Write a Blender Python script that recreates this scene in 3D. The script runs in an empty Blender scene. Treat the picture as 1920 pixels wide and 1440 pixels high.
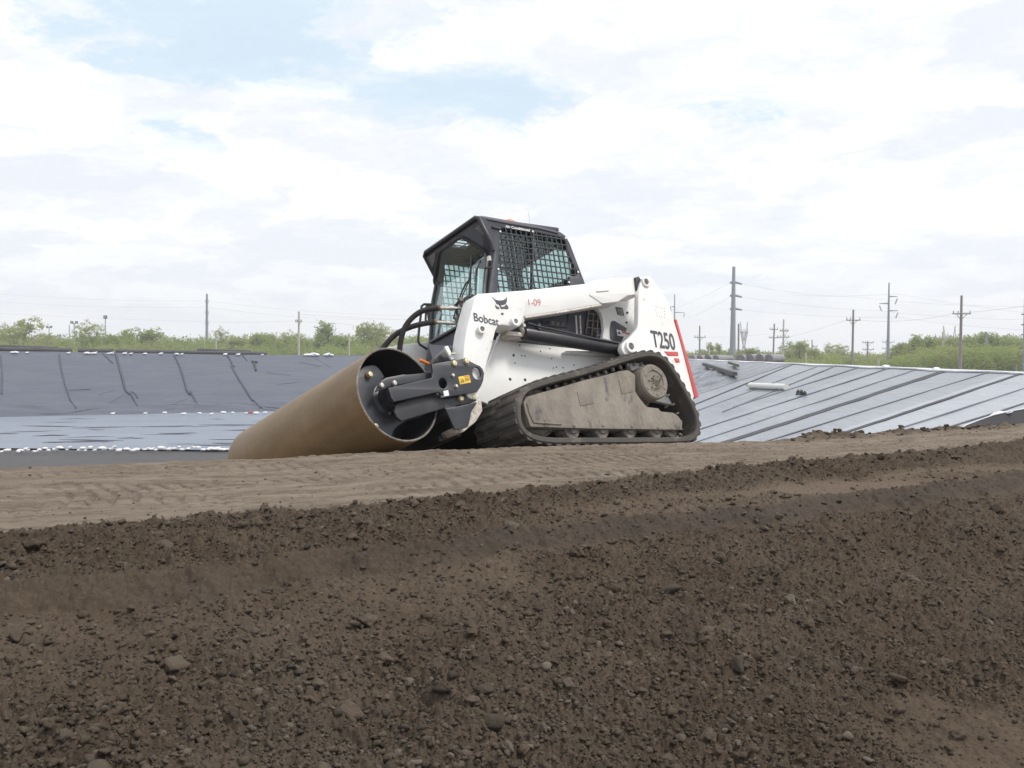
import bpy, bmesh, math, random
import numpy as np
from mathutils import Vector, Matrix
D=bpy.data; SC=bpy.context.scene; COL=SC.collection
rnd=random.Random(7); RNG=np.random.default_rng(11)
PI=math.pi
# ------------------------------------------------------------------ camera
FPX=1968.0; PITCH=math.atan(60/FPX)
cam_d=D.cameras.new('camera'); cam=D.objects.new('camera',cam_d); COL.objects.link(cam)
cam_d.sensor_width=36; cam_d.lens=FPX/1920*36; cam_d.clip_start=.05; cam_d.clip_end=6000
cam.location=(0,0,0); cam.rotation_euler=(PI/2-PITCH,0,0); SC.camera=cam
def ray_w(px,py):
    dx,dy,dz=(px-960)/FPX,1.0,(720-py)/FPX
    c,s=math.cos(PITCH),math.sin(PITCH)
    return Vector((dx,dy*c+dz*s,dz*c-dy*s))
def at_y(px,py,y):            # world point on the sight line at world depth y
    d=ray_w(px,py); return d*(y/d.y)
# ------------------------------------------------------------------ machine pose
YAW,PIT,ROL=0.64291753,0.05207175,0.29492176
TM=Vector((0.22162751,8.72817754,-1.00351922))
F_=Vector((-math.cos(YAW),-math.sin(YAW),0)); L_=Vector((math.sin(YAW),-math.cos(YAW),0)); U_=Vector((0,0,1))
F2=F_*math.cos(PIT)+U_*math.sin(PIT); U2=-F_*math.sin(PIT)+U_*math.cos(PIT)
L3=L_*math.cos(ROL)+U2*math.sin(ROL); U3=-L_*math.sin(ROL)+U2*math.cos(ROL)
RM=Matrix((F2,L3,U3)).transposed()
RI=RM.transposed(); OM=-(RI@TM)
MW=Matrix.Translation(TM)@RM.to_4x4()
def W(px,py,n,p0):
    d=RI@ray_w(px,py); n=Vector(n); p0=Vector(p0)
    return OM+d*(((p0-OM).dot(n))/d.dot(n))
def M(px,py,Y):
    q=W(px,py,(0,1,0),(0,Y,0)); return (q.x,q.z)
def ML(pts,Y): return [M(a,b,Y) for a,b in pts]
# ------------------------------------------------------------------ tagging and object helpers
def tag(o,label=None,cat=None,group=None,kind=None):
    if label: o['label']=label
    if cat: o['category']=cat
    if group: o['group']=group
    if kind: o['kind']=kind
    return o
def empty(name,loc=(0,0,0),mat=None):
    o=D.objects.new(name,None); COL.objects.link(o); o.empty_display_size=.2
    if mat is not None: o.matrix_world=mat
    else: o.location=loc
    return o
def fin(me,ang=35,smooth=True):
    if smooth:
        me.shade_smooth()
        try: me.set_sharp_from_angle(angle=math.radians(ang))
        except Exception: pass
def obj(name,me,m=None,parent=None,ang=35,smooth=True):
    fin(me,ang,smooth)
    o=D.objects.new(name,me); COL.objects.link(o)
    if m is not None and len(me.materials)==0: me.materials.append(m)
    if parent is not None: o.parent=parent
    return o
class MB:
    """mesh builder"""
    def __init__(s): s.v=[]; s.f=[]; s.mi=[]; s.cur=0
    def add(s,vs,fs):
        b=len(s.v); s.v+= [tuple(v) for v in vs]; s.f+=[tuple(i+b for i in f) for f in fs]; s.mi+=[s.cur]*len(fs)
    def box(s,c,sz,mat=None):
        x,y,z=[q/2 for q in sz]
        vs=[Vector((a*x,b*y,d*z)) for a in(-1,1) for b in(-1,1) for d in(-1,1)]
        if mat is not None: vs=[mat@v for v in vs]
        c=Vector(c); vs=[v+c for v in vs]
        s.add(vs,[(0,1,3,2),(4,6,7,5),(0,4,5,1),(2,3,7,6),(0,2,6,4),(1,5,7,3)])
    def bar(s,a,b,w,h,up=(0,0,1)):
        a,b=Vector(a),Vector(b); d=(b-a); L=d.length; d.normalize(); u=Vector(up); r=d.cross(u)
        if r.length<1e-5: r=d.cross(Vector((0,1,0)))
        r.normalize(); u=r.cross(d); m=Matrix((d,r,u)).transposed()
        s.box((a+b)/2,(L,w,h),m)
    def tube(s,pts,r,n=10,cap=True,closed=False):
        pts=[Vector(p) for p in pts]; N=len(pts); rs=r if isinstance(r,(list,tuple)) else [r]*N
        rings=[]; prev=None
        for i,p in enumerate(pts):
            if closed: t=pts[(i+1)%N]-pts[i-1]
            else: t=pts[min(i+1,N-1)]-pts[max(i-1,0)]
            t.normalize()
            if prev is None:
                a=Vector((0,0,1)) if abs(t.z)<.9 else Vector((1,0,0)); u=t.cross(a).normalized()
            else: u=(prev-t*prev.dot(t)).normalized()
            prev=u; w=t.cross(u)
            rings.append([p+(u*math.cos(2*PI*k/n)+w*math.sin(2*PI*k/n))*rs[i] for k in range(n)])
        vs=[v for rg in rings for v in rg]; fs=[]
        for i in range(N if closed else N-1):
            j=(i+1)%N
            for k in range(n): fs.append((i*n+k,i*n+(k+1)%n,j*n+(k+1)%n,j*n+k))
        if cap and not closed: fs+= [tuple(range(n))[::-1],tuple((N-1)*n+k for k in range(n))]
        s.add(vs,fs)
    def lathe(s,prof,mat=None,n=40,closed=False):
        """prof: (axial, radius); axis = local Y"""
        vs=[];fs=[];m=len(prof)
        for k in range(n):
            a=2*PI*k/n
            for (y,r) in prof: vs.append(Vector((r*math.cos(a),y,r*math.sin(a))))
        for k in range(n):
            k2=(k+1)%n
            for i in range(m if closed else m-1):
                j=(i+1)%m; fs.append((k*m+i,k*m+j,k2*m+j,k2*m+i))
        if mat is not None: vs=[mat@v for v in vs]
        s.add(vs,fs)
    def mesh(s,name,mats=None):
        me=D.meshes.new(name); me.from_pydata([tuple(v) for v in s.v],[],s.f); me.validate(); 
        bm=bmesh.new(); bm.from_mesh(me); bmesh.ops.recalc_face_normals(bm,faces=bm.faces); bm.to_mesh(me); bm.free()
        if mats:
            for m in mats: me.materials.append(m)
            if len(me.polygons)==len(s.mi): me.polygons.foreach_set('material_index',s.mi)
        return me
    def obj(s,name,m=None,parent=None,ang=35,smooth=True): 
        ms=m if isinstance(m,list) else ([m] if m else None)
        return obj(name,s.mesh(name,ms),None,parent,ang,smooth)
def np_mesh(name,V,Fa,mats=()):
    me=D.meshes.new(name); nv=len(V); nf=len(Fa); k=Fa.shape[1]
    me.vertices.add(nv); me.vertices.foreach_set('co',np.ascontiguousarray(V,dtype=np.float32).ravel())
    me.loops.add(nf*k); me.loops.foreach_set('vertex_index',np.ascontiguousarray(Fa,dtype=np.int32).ravel())
    me.polygons.add(nf); me.polygons.foreach_set('loop_start',np.arange(0,nf*k,k,dtype=np.int32))
    me.update(calc_edges=True)
    for m in mats: me.materials.append(m)
    return me
MXZ=Matrix(((1,0,0),(0,0,-1),(0,1,0)))   # (x,y,z)->(X=x,Y=-z,Z=y)
def flat_mesh(name,outline,holes=(),th=.02,bev=.003,mat3=None,origin=(0,0,0)):
    cu=D.curves.new(name,'CURVE'); cu.dimensions='2D'; cu.fill_mode='BOTH'
    b=min(bev,th*.45); cu.extrude=max(th/2-b,1e-4); cu.bevel_depth=b; cu.offset=-b; cu.bevel_resolution=1
    for pl in [outline]+list(holes):
        sp=cu.splines.new('POLY'); sp.points.add(len(pl)-1); sp.use_cyclic_u=True
        for i,(x,y) in enumerate(pl): sp.points[i].co=(x,y,0,1)
    o=D.objects.new(name,cu); COL.objects.link(o)
    dg=bpy.context.evaluated_depsgraph_get(); dg.update()
    me=D.meshes.new_from_object(o.evaluated_get(dg)); me.name=name
    D.objects.remove(o); D.curves.remove(cu)
    bm=bmesh.new(); bm.from_mesh(me); bmesh.ops.remove_doubles(bm,verts=bm.verts,dist=1e-5); bm.to_mesh(me); bm.free()
    m=(mat3 or MXZ).to_4x4(); me.transform(Matrix.Translation(Vector(origin))@m)
    return me
def plate(name,poly,Y0,Y1,m,parent,holes=(),bev=.004):
    """plate in the machine XZ plane between Y0 and Y1"""
    me=flat_mesh(name,poly,holes,abs(Y1-Y0),bev,MXZ,(0,(Y0+Y1)/2,0))
    return obj(name,me,m,parent)
def circ(cx,cy,rx,ry=None,n=20,a0=0):
    ry=ry or rx; return [(cx+rx*math.cos(2*PI*k/n+a0),cy+ry*math.sin(2*PI*k/n+a0)) for k in range(n)]
def chaikin(p,it=2,closed=True):
    for _ in range(it):
        q=[];n=len(p)
        for i in range(n if closed else n-1):
            a,b=p[i],p[(i+1)%n]
            q+= [tuple(a[k]*.75+b[k]*.25 for k in range(len(a))),tuple(a[k]*.25+b[k]*.75 for k in range(len(a)))]
        if not closed: q=[p[0]]+q+[p[-1]]
        p=q
    return p
def rounded(poly,r,n=4):
    """round polygon corners"""
    out=[];N=len(poly)
    for i in range(N):
        p=Vector(poly[i]); a=Vector(poly[i-1])-p; b=Vector(poly[(i+1)%N])-p
        d=min(r,a.length*.45,b.length*.45); A=p+a.normalized()*d; B=p+b.normalized()*d
        for k in range(n+1):
            t=k/n; q=A*(1-t)**2+p*2*t*(1-t)+B*t*t; out.append((q.x,q.y))
    return out
# ------------------------------------------------------------------ materials
def new_mat(name):
    m=D.materials.new(name); m.use_nodes=True; nt=m.node_tree; nt.nodes.clear(); return m,nt
def N(nt,t,**k):
    n=nt.nodes.new(t)
    for a,b in k.items():
        if a in n.inputs.keys() if hasattr(n.inputs,'keys') else False: n.inputs[a].default_value=b
        else: setattr(n,a,b)
    return n
def LK(nt,a,b): nt.links.new(a,b)
def ramp(nt,fac,stops,interp='LINEAR'):
    r=nt.nodes.new('ShaderNodeValToRGB'); r.color_ramp.interpolation=interp
    e=r.color_ramp.elements
    while len(e)<len(stops): e.new(.5)
    for i,(p,c) in enumerate(stops):
        e[i].position=p; e[i].color=(c[0],c[1],c[2],1) if len(c)==3 else c
    if fac is not None: LK(nt,fac,r.inputs[0])
    return r
def noise(nt,vec,scale,detail=4,rough=.55,dist=0.):
    n=nt.nodes.new('ShaderNodeTexNoise'); n.inputs['Scale'].default_value=scale; n.inputs['Detail'].default_value=detail
    n.inputs['Roughness'].default_value=rough; n.inputs['Distortion'].default_value=dist
    if vec is not None: LK(nt,vec,n.inputs['Vector'])
    return n
def mapping(nt,vec,scale=(1,1,1),rot=(0,0,0),loc=(0,0,0)):
    n=nt.nodes.new('ShaderNodeMapping'); n.inputs['Scale'].default_value=scale; n.inputs['Rotation'].default_value=rot; n.inputs['Location'].default_value=loc
    LK(nt,vec,n.inputs['Vector']); return n
def mixc(nt,f,a,b,bt='MIX'):
    n=nt.nodes.new('ShaderNodeMix'); n.data_type='RGBA'; n.blend_type=bt
    for s,v in ((0,f),(6,a),(7,b)):
        if isinstance(v,(int,float)): n.inputs[s].default_value=v
        elif isinstance(v,(tuple,list)): n.inputs[s].default_value=(v[0],v[1],v[2],1)
        else: LK(nt,v,n.inputs[s])
    return n.outputs[2]
def math_(nt,op,a,b=None,c=None,clamp=False):
    n=nt.nodes.new('ShaderNodeMath'); n.operation=op; n.use_clamp=clamp
    for i,v in enumerate((a,b,c)):
        if v is None: continue
        if isinstance(v,(int,float)): n.inputs[i].default_value=v
        else: LK(nt,v,n.inputs[i])
    return n.outputs[0]
def pmat(name,c1,c2=None,scale=6,rough=.6,metal=0,bump=0,bscale=40,c3=None,s3=20,lo3=.58,coat=0,rvar=.1,spec=.5,mscale=(1,1,1)):
    m,nt=new_mat(name); out=nt.nodes.new('ShaderNodeOutputMaterial'); b=nt.nodes.new('ShaderNodeBsdfPrincipled'); LK(nt,b.outputs[0],out.inputs[0])
    tc=nt.nodes.new('ShaderNodeTexCoord'); v=mapping(nt,tc.outputs['Object'],mscale).outputs[0]
    c2=c2 or tuple(x*.8 for x in c1)
    n=noise(nt,v,scale,6,.6); r=ramp(nt,n.outputs[0],[(.35,c1),(.68,c2)]); col=r.outputs[0]
    if c3 is not None:
        n3=noise(nt,v,s3,8,.7); f=ramp(nt,n3.outputs[0],[(lo3,(0,0,0)),(lo3+.07,(1,1,1))]).outputs[0]
        col=mixc(nt,f,col,c3)
    LK(nt,col,b.inputs['Base Color'])
    rr=math_(nt,'MULTIPLY_ADD',n.outputs[0],rvar*2,rough-rvar); LK(nt,rr,b.inputs['Roughness'])
    b.inputs['Metallic'].default_value=metal
    if coat: b.inputs['Coat Weight'].default_value=coat; b.inputs['Coat Roughness'].default_value=.15
    b.inputs['Specular IOR Level'].default_value=spec
    if bump:
        nb=noise(nt,v,bscale,6,.65); bp=nt.nodes.new('ShaderNodeBump'); bp.inputs['Strength'].default_value=1; bp.inputs['Distance'].default_value=bump
        LK(nt,nb.outputs[0],bp.inputs['Height']); LK(nt,bp.outputs[0],b.inputs['Normal'])
    return m
MAT={}
MAT['white']=pmat('white_paint',(.80,.80,.79),(.74,.735,.72),5,.42,coat=.15,c3=(.62,.57,.50),s3=6,lo3=.62,bump=.0006,bscale=8)
MAT['white_clean']=pmat('white_trim',(.82,.82,.82),(.78,.78,.77),8,.4)
MAT['dirty_white']=pmat('dirty_white_paint',(.72,.70,.66),(.45,.38,.31),14,.6,c3=(.30,.24,.19),s3=25,lo3=.55)
MAT['charcoal']=pmat('charcoal_paint',(.040,.042,.057),(.056,.058,.075),7,.42,c3=(.16,.14,.125),s3=14,lo3=.66,bump=.0005,bscale=30)
MAT['steel_black']=pmat('black_steel',(.028,.028,.034),(.045,.045,.052),9,.4,c3=(.10,.08,.07),s3=22,lo3=.66)
MAT['frame_grey']=pmat('grey_frame_paint',(.034,.036,.045),(.048,.050,.060),6,.38,c3=(.14,.12,.10),s3=18,lo3=.67,bump=.0004,bscale=40)
MAT['dark']=pmat('dark_interior',(.018,.018,.021),(.03,.03,.034),8,.7)
MAT['rubber']=pmat('track_rubber',(.060,.055,.052),(.088,.079,.071),3,.8,c3=(.135,.117,.10),s3=4,lo3=.56,bump=.002,bscale=60)
MAT['mud']=pmat('dried_mud',(.275,.245,.21),(.185,.163,.14),6,.92,c3=(.125,.118,.115),s3=8,lo3=.575,bump=.014,bscale=22,rvar=.03,mscale=(1,1,.6))
MAT['mudsteel']=pmat('muddy_steel',(.25,.215,.185),(.10,.09,.085),12,.75,bump=.004,bscale=35,c3=(.09,.085,.085),s3=20,lo3=.52)
MAT['red']=pmat('red_paint',(.58,.085,.085),(.52,.08,.08),9,.4,coat=.3)
MAT['orange']=pmat('orange_plastic',(.75,.22,.03),(.7,.2,.03),9,.35)
MAT['yellow']=pmat('yellow_sticker',(.75,.52,.05),(.7,.48,.05),9,.5)
MAT['chrome']=pmat('zinc_plate',(.62,.61,.56),(.5,.47,.40),30,.3,metal=.8)
MAT['zincy']=pmat('yellow_zinc_bolt',(.68,.60,.36),(.6,.52,.3),40,.35,metal=.5)
MAT['hose']=pmat('hose_sleeve',(.022,.020,.022),(.04,.036,.036),30,.8,bump=.003,bscale=120)
MAT['rust']=pmat('rusty_edge',(.24,.14,.09),(.12,.08,.06),40,.8,bump=.001,bscale=90)
MAT['black']=pmat('black_plastic',(.02,.02,.023),(.03,.03,.034),9,.45)
MAT['decal_grey']=pmat('decal_grey',(.075,.075,.09),(.085,.085,.10),9,.45)
def drum_mat():
    m,nt=new_mat('roller_shell'); out=N(nt,'ShaderNodeOutputMaterial'); b=N(nt,'ShaderNodeBsdfPrincipled'); LK(nt,b.outputs[0],out.inputs[0])
    tc=N(nt,'ShaderNodeTexCoord'); v=tc.outputs['Object']
    n1=noise(nt,mapping(nt,v,(3,.8,3)).outputs[0],2.2,6,.6); r1=ramp(nt,n1.outputs[0],[(.3,(.245,.165,.078)),(.7,(.165,.106,.050))])
    n2=noise(nt,mapping(nt,v,(.6,14,.6)).outputs[0],2.5,4,.6); f2=ramp(nt,n2.outputs[0],[(.45,(0,0,0)),(.75,(.5,.5,.5))])
    c=mixc(nt,f2.outputs[0],r1.outputs[0],(.15,.115,.08))
    n4=noise(nt,mapping(nt,v,(2,1,2)).outputs[0],3.5,9,.72,.5); f4=ramp(nt,n4.outputs[0],[(.55,(0,0,0)),(.66,(.25,.25,.25))]); c=mixc(nt,f4.outputs[0],c,(.30,.245,.165))
    n5=noise(nt,mapping(nt,v,(1,30,1)).outputs[0],4,5,.7); f5=ramp(nt,n5.outputs[0],[(.62,(0,0,0)),(.68,(.45,.45,.45))]); c=mixc(nt,f5.outputs[0],c,(.12,.085,.05))
    n3=noise(nt,v,90,5,.7); f3=ramp(nt,n3.outputs[0],[(.62,(0,0,0)),(.72,(.6,.6,.6))]); c=mixc(nt,f3.outputs[0],c,(.14,.10,.07))
    LK(nt,c,b.inputs['Base Color']); b.inputs['Roughness'].default_value=.5; b.inputs['Specular IOR Level'].default_value=.4
    nb=noise(nt,v,160,5,.6); bp=N(nt,'ShaderNodeBump'); bp.inputs['Distance'].default_value=.0008; LK(nt,nb.outputs[0],bp.inputs['Height']); LK(nt,bp.outputs[0],b.inputs['Normal'])
    return m
MAT['drum']=drum_mat()
def glass_mat(name,col,gl=.06):
    m,nt=new_mat(name); out=N(nt,'ShaderNodeOutputMaterial'); t=N(nt,'ShaderNodeBsdfTransparent'); t.inputs[0].default_value=(*col,1)
    g=N(nt,'ShaderNodeBsdfGlossy'); g.inputs['Roughness'].default_value=.03; g.inputs[0].default_value=(.9,.95,.95,1)
    lw=N(nt,'ShaderNodeLayerWeight'); lw.inputs[0].default_value=.5; f=math_(nt,'MULTIPLY_ADD',math_(nt,'POWER',lw.outputs['Facing'],4.0),.6,gl,clamp=True)
    mx=N(nt,'ShaderNodeMixShader'); LK(nt,f,mx.inputs[0]); LK(nt,t.outputs[0],mx.inputs[1]); LK(nt,g.outputs[0],mx.inputs[2]); LK(nt,mx.outputs[0],out.inputs[0])
    return m
MAT['glass']=glass_mat('tinted_glass',(.83,.915,.905),.11)
MAT['lamp_glass']=pmat('dusty_lamp_glass',(.20,.19,.19),(.11,.105,.11),14,.35)
# ================================================================== THE LOADER
def c1(x,y): return (760+x/5.3333,390+y/5.3333)      # measuring frames of the photograph
def c2(x,y): return (640+x/5.3333,560+y/5.3333)
def c3(x,y): return (960+x/5.0526,480+y/5.0526)
def c4(x,y): return (880+x/4.1739,600+y/4.1739)
loader=empty('track_loader',mat=MW)
tag(loader,'white compact track loader with black caged cab, parked on the crest of the dirt bank','track loader')
def mir(poly,s): return poly
def disc(name,c,r,Y0,Y1,m,parent,n=28,bev=.004,holes=()):
    return plate(name,circ(c[0],c[1],r,n=n),Y0,Y1,m,parent,holes,bev)
def ring_boss(name,px,Y0,Y1,ro,ri,parent,m='white_clean',s=1):
    c=M(px[0],px[1],max(abs(Y0),abs(Y1)))
    o=plate(name,circ(c[0],c[1],ro,n=28),s*Y0,s*Y1,MAT[m],parent,[circ(c[0],c[1],ri,n=20)],.004)
    plate('pin',circ(c[0],c[1],ri*.95,n=16),s*Y0,s*(Y1-.008),MAT['mudsteel'],o,bev=.003)
    return o
# ---- tracks
trk_px=[c4(*q) for q in [(560,985),(900,982),(1300,979),(1700,975),(1790,950),(1830,880),(1820,760),(1780,650),(1700,500),(1600,330),(1530,258),(1450,225),(1350,227),(1200,270),(900,365),(600,437),(460,487)]]+[(974,728),(965,755),(966,788),(978,816)]
trk=chaikin(ML(trk_px,.99),2)
def resample(p,n):
    P=[Vector(q) for q in p]; L=[0]
    for i in range(len(P)): L.append(L[-1]+(P[(i+1)%len(P)]-P[i]).length)
    out=[]
    for k in range(n):
        t=L[-1]*k/n; i=max(j for j in range(len(P)) if L[j]<=t+1e-9); a=P[i];b=P[(i+1)%len(P)]
        out.append(a+(b-a)*((t-L[i])/max(L[i+1]-L[i],1e-9)))
    return out,L[-1]
_,LT=resample(trk,8); NP=int(round(LT/.092)); pth,_=resample(trk,NP*6); NS=len(pth)
cen=sum(pth,Vector((0,0)))/NS
nor=[]
for i in range(NS):
    t=(pth[(i+1)%NS]-pth[i-1]).normalized(); n=Vector((t.y,-t.x)); 
    if n.dot(pth[i]-cen)<0: n=-n
    nor.append(n)
def off(i,d): i%=NS; return pth[i]-nor[i]*d
def build_track(s):
    b=MB(); Y0,Y1=.455,.985
    prof=[(Y0,.024),(Y0+.014,.015),(Y1-.016,.015),(Y1,.026),(Y1,.056),(Y1-.012,.064),(Y0,.064)]
    vs=[];m=len(prof)
    for i in range(NS):
        for (y,d) in prof: p=off(i,d); vs.append((p.x,s*y,p.y))
    fs=[(i*m+k,i*m+(k+1)%m,((i+1)%NS)*m+(k+1)%m,((i+1)%NS)*m+k) for i in range(NS) for k in range(m)]
    b.add(vs,fs)
    for k in range(NP):
        for (ya,yb,sh) in ((.725,.978,0),(.462,.745,3)):
            i0=k*6+sh
            vs=[]
            for (j,d) in ((-.3,.016),(.8,.003),(2.4,.003),(3.5,.016)):
                i=i0+math.floor(j); fr=j-math.floor(j); p=off(i,d)*(1-fr)+off(i+1,d)*fr
                vs+=[(p.x,s*ya,p.y),(p.x,s*yb,p.y)]
            b.add(vs,[(0,1,3,2),(2,3,5,4),(4,5,7,6),(0,2,4,6),(1,7,5,3),(0,6,7,1)])
    b.cur=1
    for k in range(NP):
        i=k*6
        for yy in (.74,.82):
            p=off(i,.058);q=off(i,.092); b.bar((p.x,s*yy,p.y),(q.x,s*yy,q.y),.012,.02,(0,1,0))
    return b.obj('rubber_track',[MAT['rubber'],MAT['dirty_white']],loader,30)
def build_under(s):
    fr=[c4(*q) for q in [(425,650),(445,600),(700,530),(900,470),(1060,432),(1180,398),(1245,392),(1300,430),(1300,560),(1340,620),(1390,680),(1480,690),(1500,715),(1600,725),(1640,755),(1668,800),(1665,860),(1420,856),(980,850),(480,836),(440,720)]]
    f=plate('track_frame',rounded(ML(fr,.95),.010),s*.80,s*.95,MAT['mud'],loader,bev=.005)
    # raised edge weld, cover plates and bolt heads
    for q in ([(845,560),(945,540),(975,650),(870,672)],[(1170,470),(1265,455),(1285,558),(1195,580)]):
        plate('cover_plate',ML([c4(*a) for a in q],.955),s*.948,s*.955,MAT['mud'],f,bev=.002)
    e=MB()
    edge=[M(*c4(*q),.955) for q in [(455,650),(470,720),(505,800),(600,808),(720,815)]]
    e.tube([(x,s*.953,z) for x,z in edge],.007,6); e.obj('weld_bead',MAT['mud'],f)
    for q in ((822,822),(1050,822),(1275,828),(1480,838)):
        x,z=M(*c4(*q),.955); disc('roller_bolt',(x,z),.015,s*.945,s*.957,MAT['mud'],f,6)
    hx,hz=M(*c4(1455,480),1.0)
    h=MB(); h.lathe([(.80,.0),(.80,.150),(.985,.146),(1.0,.134),(1.0,.095),(.992,.088),(.992,.0)],None,40)
    ho=h.obj('drive_hub',MAT['mud'],f,30); 
    for v in ho.data.vertices: v.co.x+=hx; v.co.z+=hz; v.co.y*=s
    if s<0: ho.data.flip_normals()
    for k in range(6):
        a=2*PI*k/6+.5; disc('hub_bolt',(hx+.108*math.cos(a),hz+.108*math.sin(a)),.017,s*.990,s*1.004,MAT['mud'],ho,6,.003)
    cl=MB(); r2=random.Random(3)
    for k in range(60):
        a=r2.random()*6.28; r=abs(r2.gauss(0,.045)); r=min(r,.09); q=r2.uniform(.003,.009)
        cl.box((hx+r*math.cos(a),s*(.995+q*.3),hz+r*math.sin(a)),(q*1.6,q,q*1.3),Matrix.Rotation(r2.random()*3,3,(r2.random(),r2.random(),r2.random()+.1)))
    cl.obj('caked_mud',MAT['mud'],ho)
    for i,q in enumerate(((1076,806),(1131.6,806),(1184,806),(1233,806),(1263,806))):
        x,z=M(*q,.93); r=MB(); R=.078 if i<4 else .07
        r.lathe([(.76,0),(.76,R*.8),(.80,R),(.90,R),(.91,R*.93),(.912,R*.55),(.925,R*.45),(.925,0)],None,28)
        ro=r.obj('track_roller',MAT['mudsteel'],f,30)
        for v in ro.data.vertices: v.co.x+=x; v.co.z+=z+.012; v.co.y*=s
        if s<0: ro.data.flip_normals()
    x,z=M(1020,775,.9); idl=MB(); idl.lathe([(.62,0),(.62,.17),(.70,.19),(.84,.19),(.86,.17),(.86,0)],None,32)
    io=idl.obj('front_idler',MAT['mudsteel'],f,30)
    for v in io.data.vertices: v.co.x+=x+.02; v.co.z+=z+.02; v.co.y*=s
    sp=MB(); sp.lathe([(.66,0),(.66,.19),(.70,.2),(.74,.19),(.74,0)],None,32); so=sp.obj('sprocket',MAT['mudsteel'],f,30)
    for v in so.data.vertices: v.co.x+=hx; v.co.z+=hz; v.co.y*=s
for s in (1,-1): build_track(s); build_under(s)
# ---- chassis
ch=MB(); cx=lambda a,b: ((a[0]+b[0])/2)
chassis_pts=[(.88,.30),(.80,.78),(-.45,.78),(-.45,1.0),(-1.0,1.0),(-1.05,.30),(-.8,.2),(.7,.2)]
plate('chassis',chassis_pts,-.485,.485,MAT['dark'],loader,bev=.01)
pan=[(918,636),(974,642),(1085,654),(1172,665),(1215,700),(1200,792),(980,795),(912,756),(896,750),(900,700)]
for s in (1,-1):
    p=plate('side_panel',ML(pan,.535),s*.49,s*.535,MAT['white'],loader,bev=.006)
    for q in [(606,1020),(750,1026),(808,1030),(715,842),(1258,897),(1088,945),(1292,1076),(630,1158),(1320,1250),(1374,1232),(1497,1242),(1692,1196)]:
        if s<0: break
        x,z=M(900+q[0]/9.6,560+q[1]/9.6,.536); disc('plug_hole',(x,z),.011 if q[0] in(606,) else .006,.53,.5375,MAT['dark'],p,12,.0005)
    for q in ((956.5,711),(984.5,712)):
        if s<0: break
        x,z=M(*q,.536); disc('plug_hole',(x,z),.012,.53,.5375,MAT['dark'],p,12,.0005)
# fender lip over the track, step bracket
for s in (1,-1):
    lip=ML([(1056,660.5),(1165,661),(1172,664),(1150,668.5),(1100,667),(1058,664)],.56)
    plate('fender_lip',lip,s*.53,s*.60,MAT['white'],loader,bev=.002)
    st=ML([(941,626),(987,631.5),(988,634.5),(975,637),(938,634)],.60)
    b=plate('arm_rest_bracket',st,s*.53,s*.68,MAT['dirty_white'],loader,bev=.003)
    plate('web',ML([(936,617),(951,614),(953,628),(938,630)],.60),s*.60,s*.62,MAT['dirty_white'],b,bev=.002)
    plate('web',ML([(938,625),(941,626),(925,655),(920,668)],.60),s*.58,s*.6,MAT['white'],b,bev=.002)
# white rear quarter panels behind the arms, with decals on the near one
rq=[(1117,577),(1127,586),(1131,600),(1132.5,618),(1130,634),(1150,640),(1200,655),(1203,548),(1180,552),(1118,570)]
for s in (1,-1):
    p=plate('rear_quarter_panel',ML(rq,.52),s*.48,s*.52,MAT['white'],loader,bev=.004)
    if s>0:
        d=plate('shield',rounded(ML([(1144,637),(1143.5,617),(1146,602),(1152,601),(1181,619),(1186,627),(1170,643)],.525),.03),.52,.526,MAT['decal_grey'],p,bev=.001)
        w=plate('warning_label',ML([(1156,617.5),(1182,625.5),(1179,633),(1158,629)],.528),.527,.529,MAT['white_clean'],d,bev=.0003)
        plate('label_stripe',ML([(1166,620.8),(1181.5,625.4),(1180.5,627.8),(1166,623.8)],.530),.5292,.5305,MAT['red'],w,bev=.0002)
        t=plate('warning_sign',ML([(1158.5,626),(1160.5,620),(1164,626.5)],.530),.5292,.5305,MAT['black'],w,bev=.0002)
        k=plate('data_label',ML([(1154,575.5),(1167.5,577),(1171,592),(1158.5,590)],.525),.521,.524,MAT['decal_grey'],p,bev=.0003)
        for i in range(5):
            y=579+i*2.4; plate('label_line',ML([(1157+i*.5,y),(1167+i*.5,y+1.2),(1167+i*.5,y+1.9),(1157+i*.5,y+.7)],.526),.5242,.5252,MAT['dirty_white'],k,bev=.0001)
        for q in ((1176.5,586),(1175,604.5)):
            x,z=M(*q,.525); disc('bolt',(x,z),.01,.52,.53,MAT['dark'],p,6,.001)
plate('engine_hood',[(-.45,1.0),(-.45,1.12),(-.55,1.18),(-.98,1.18),(-1.04,.9)],-.475,.475,MAT['charcoal'],loader,bev=.01)
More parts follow.
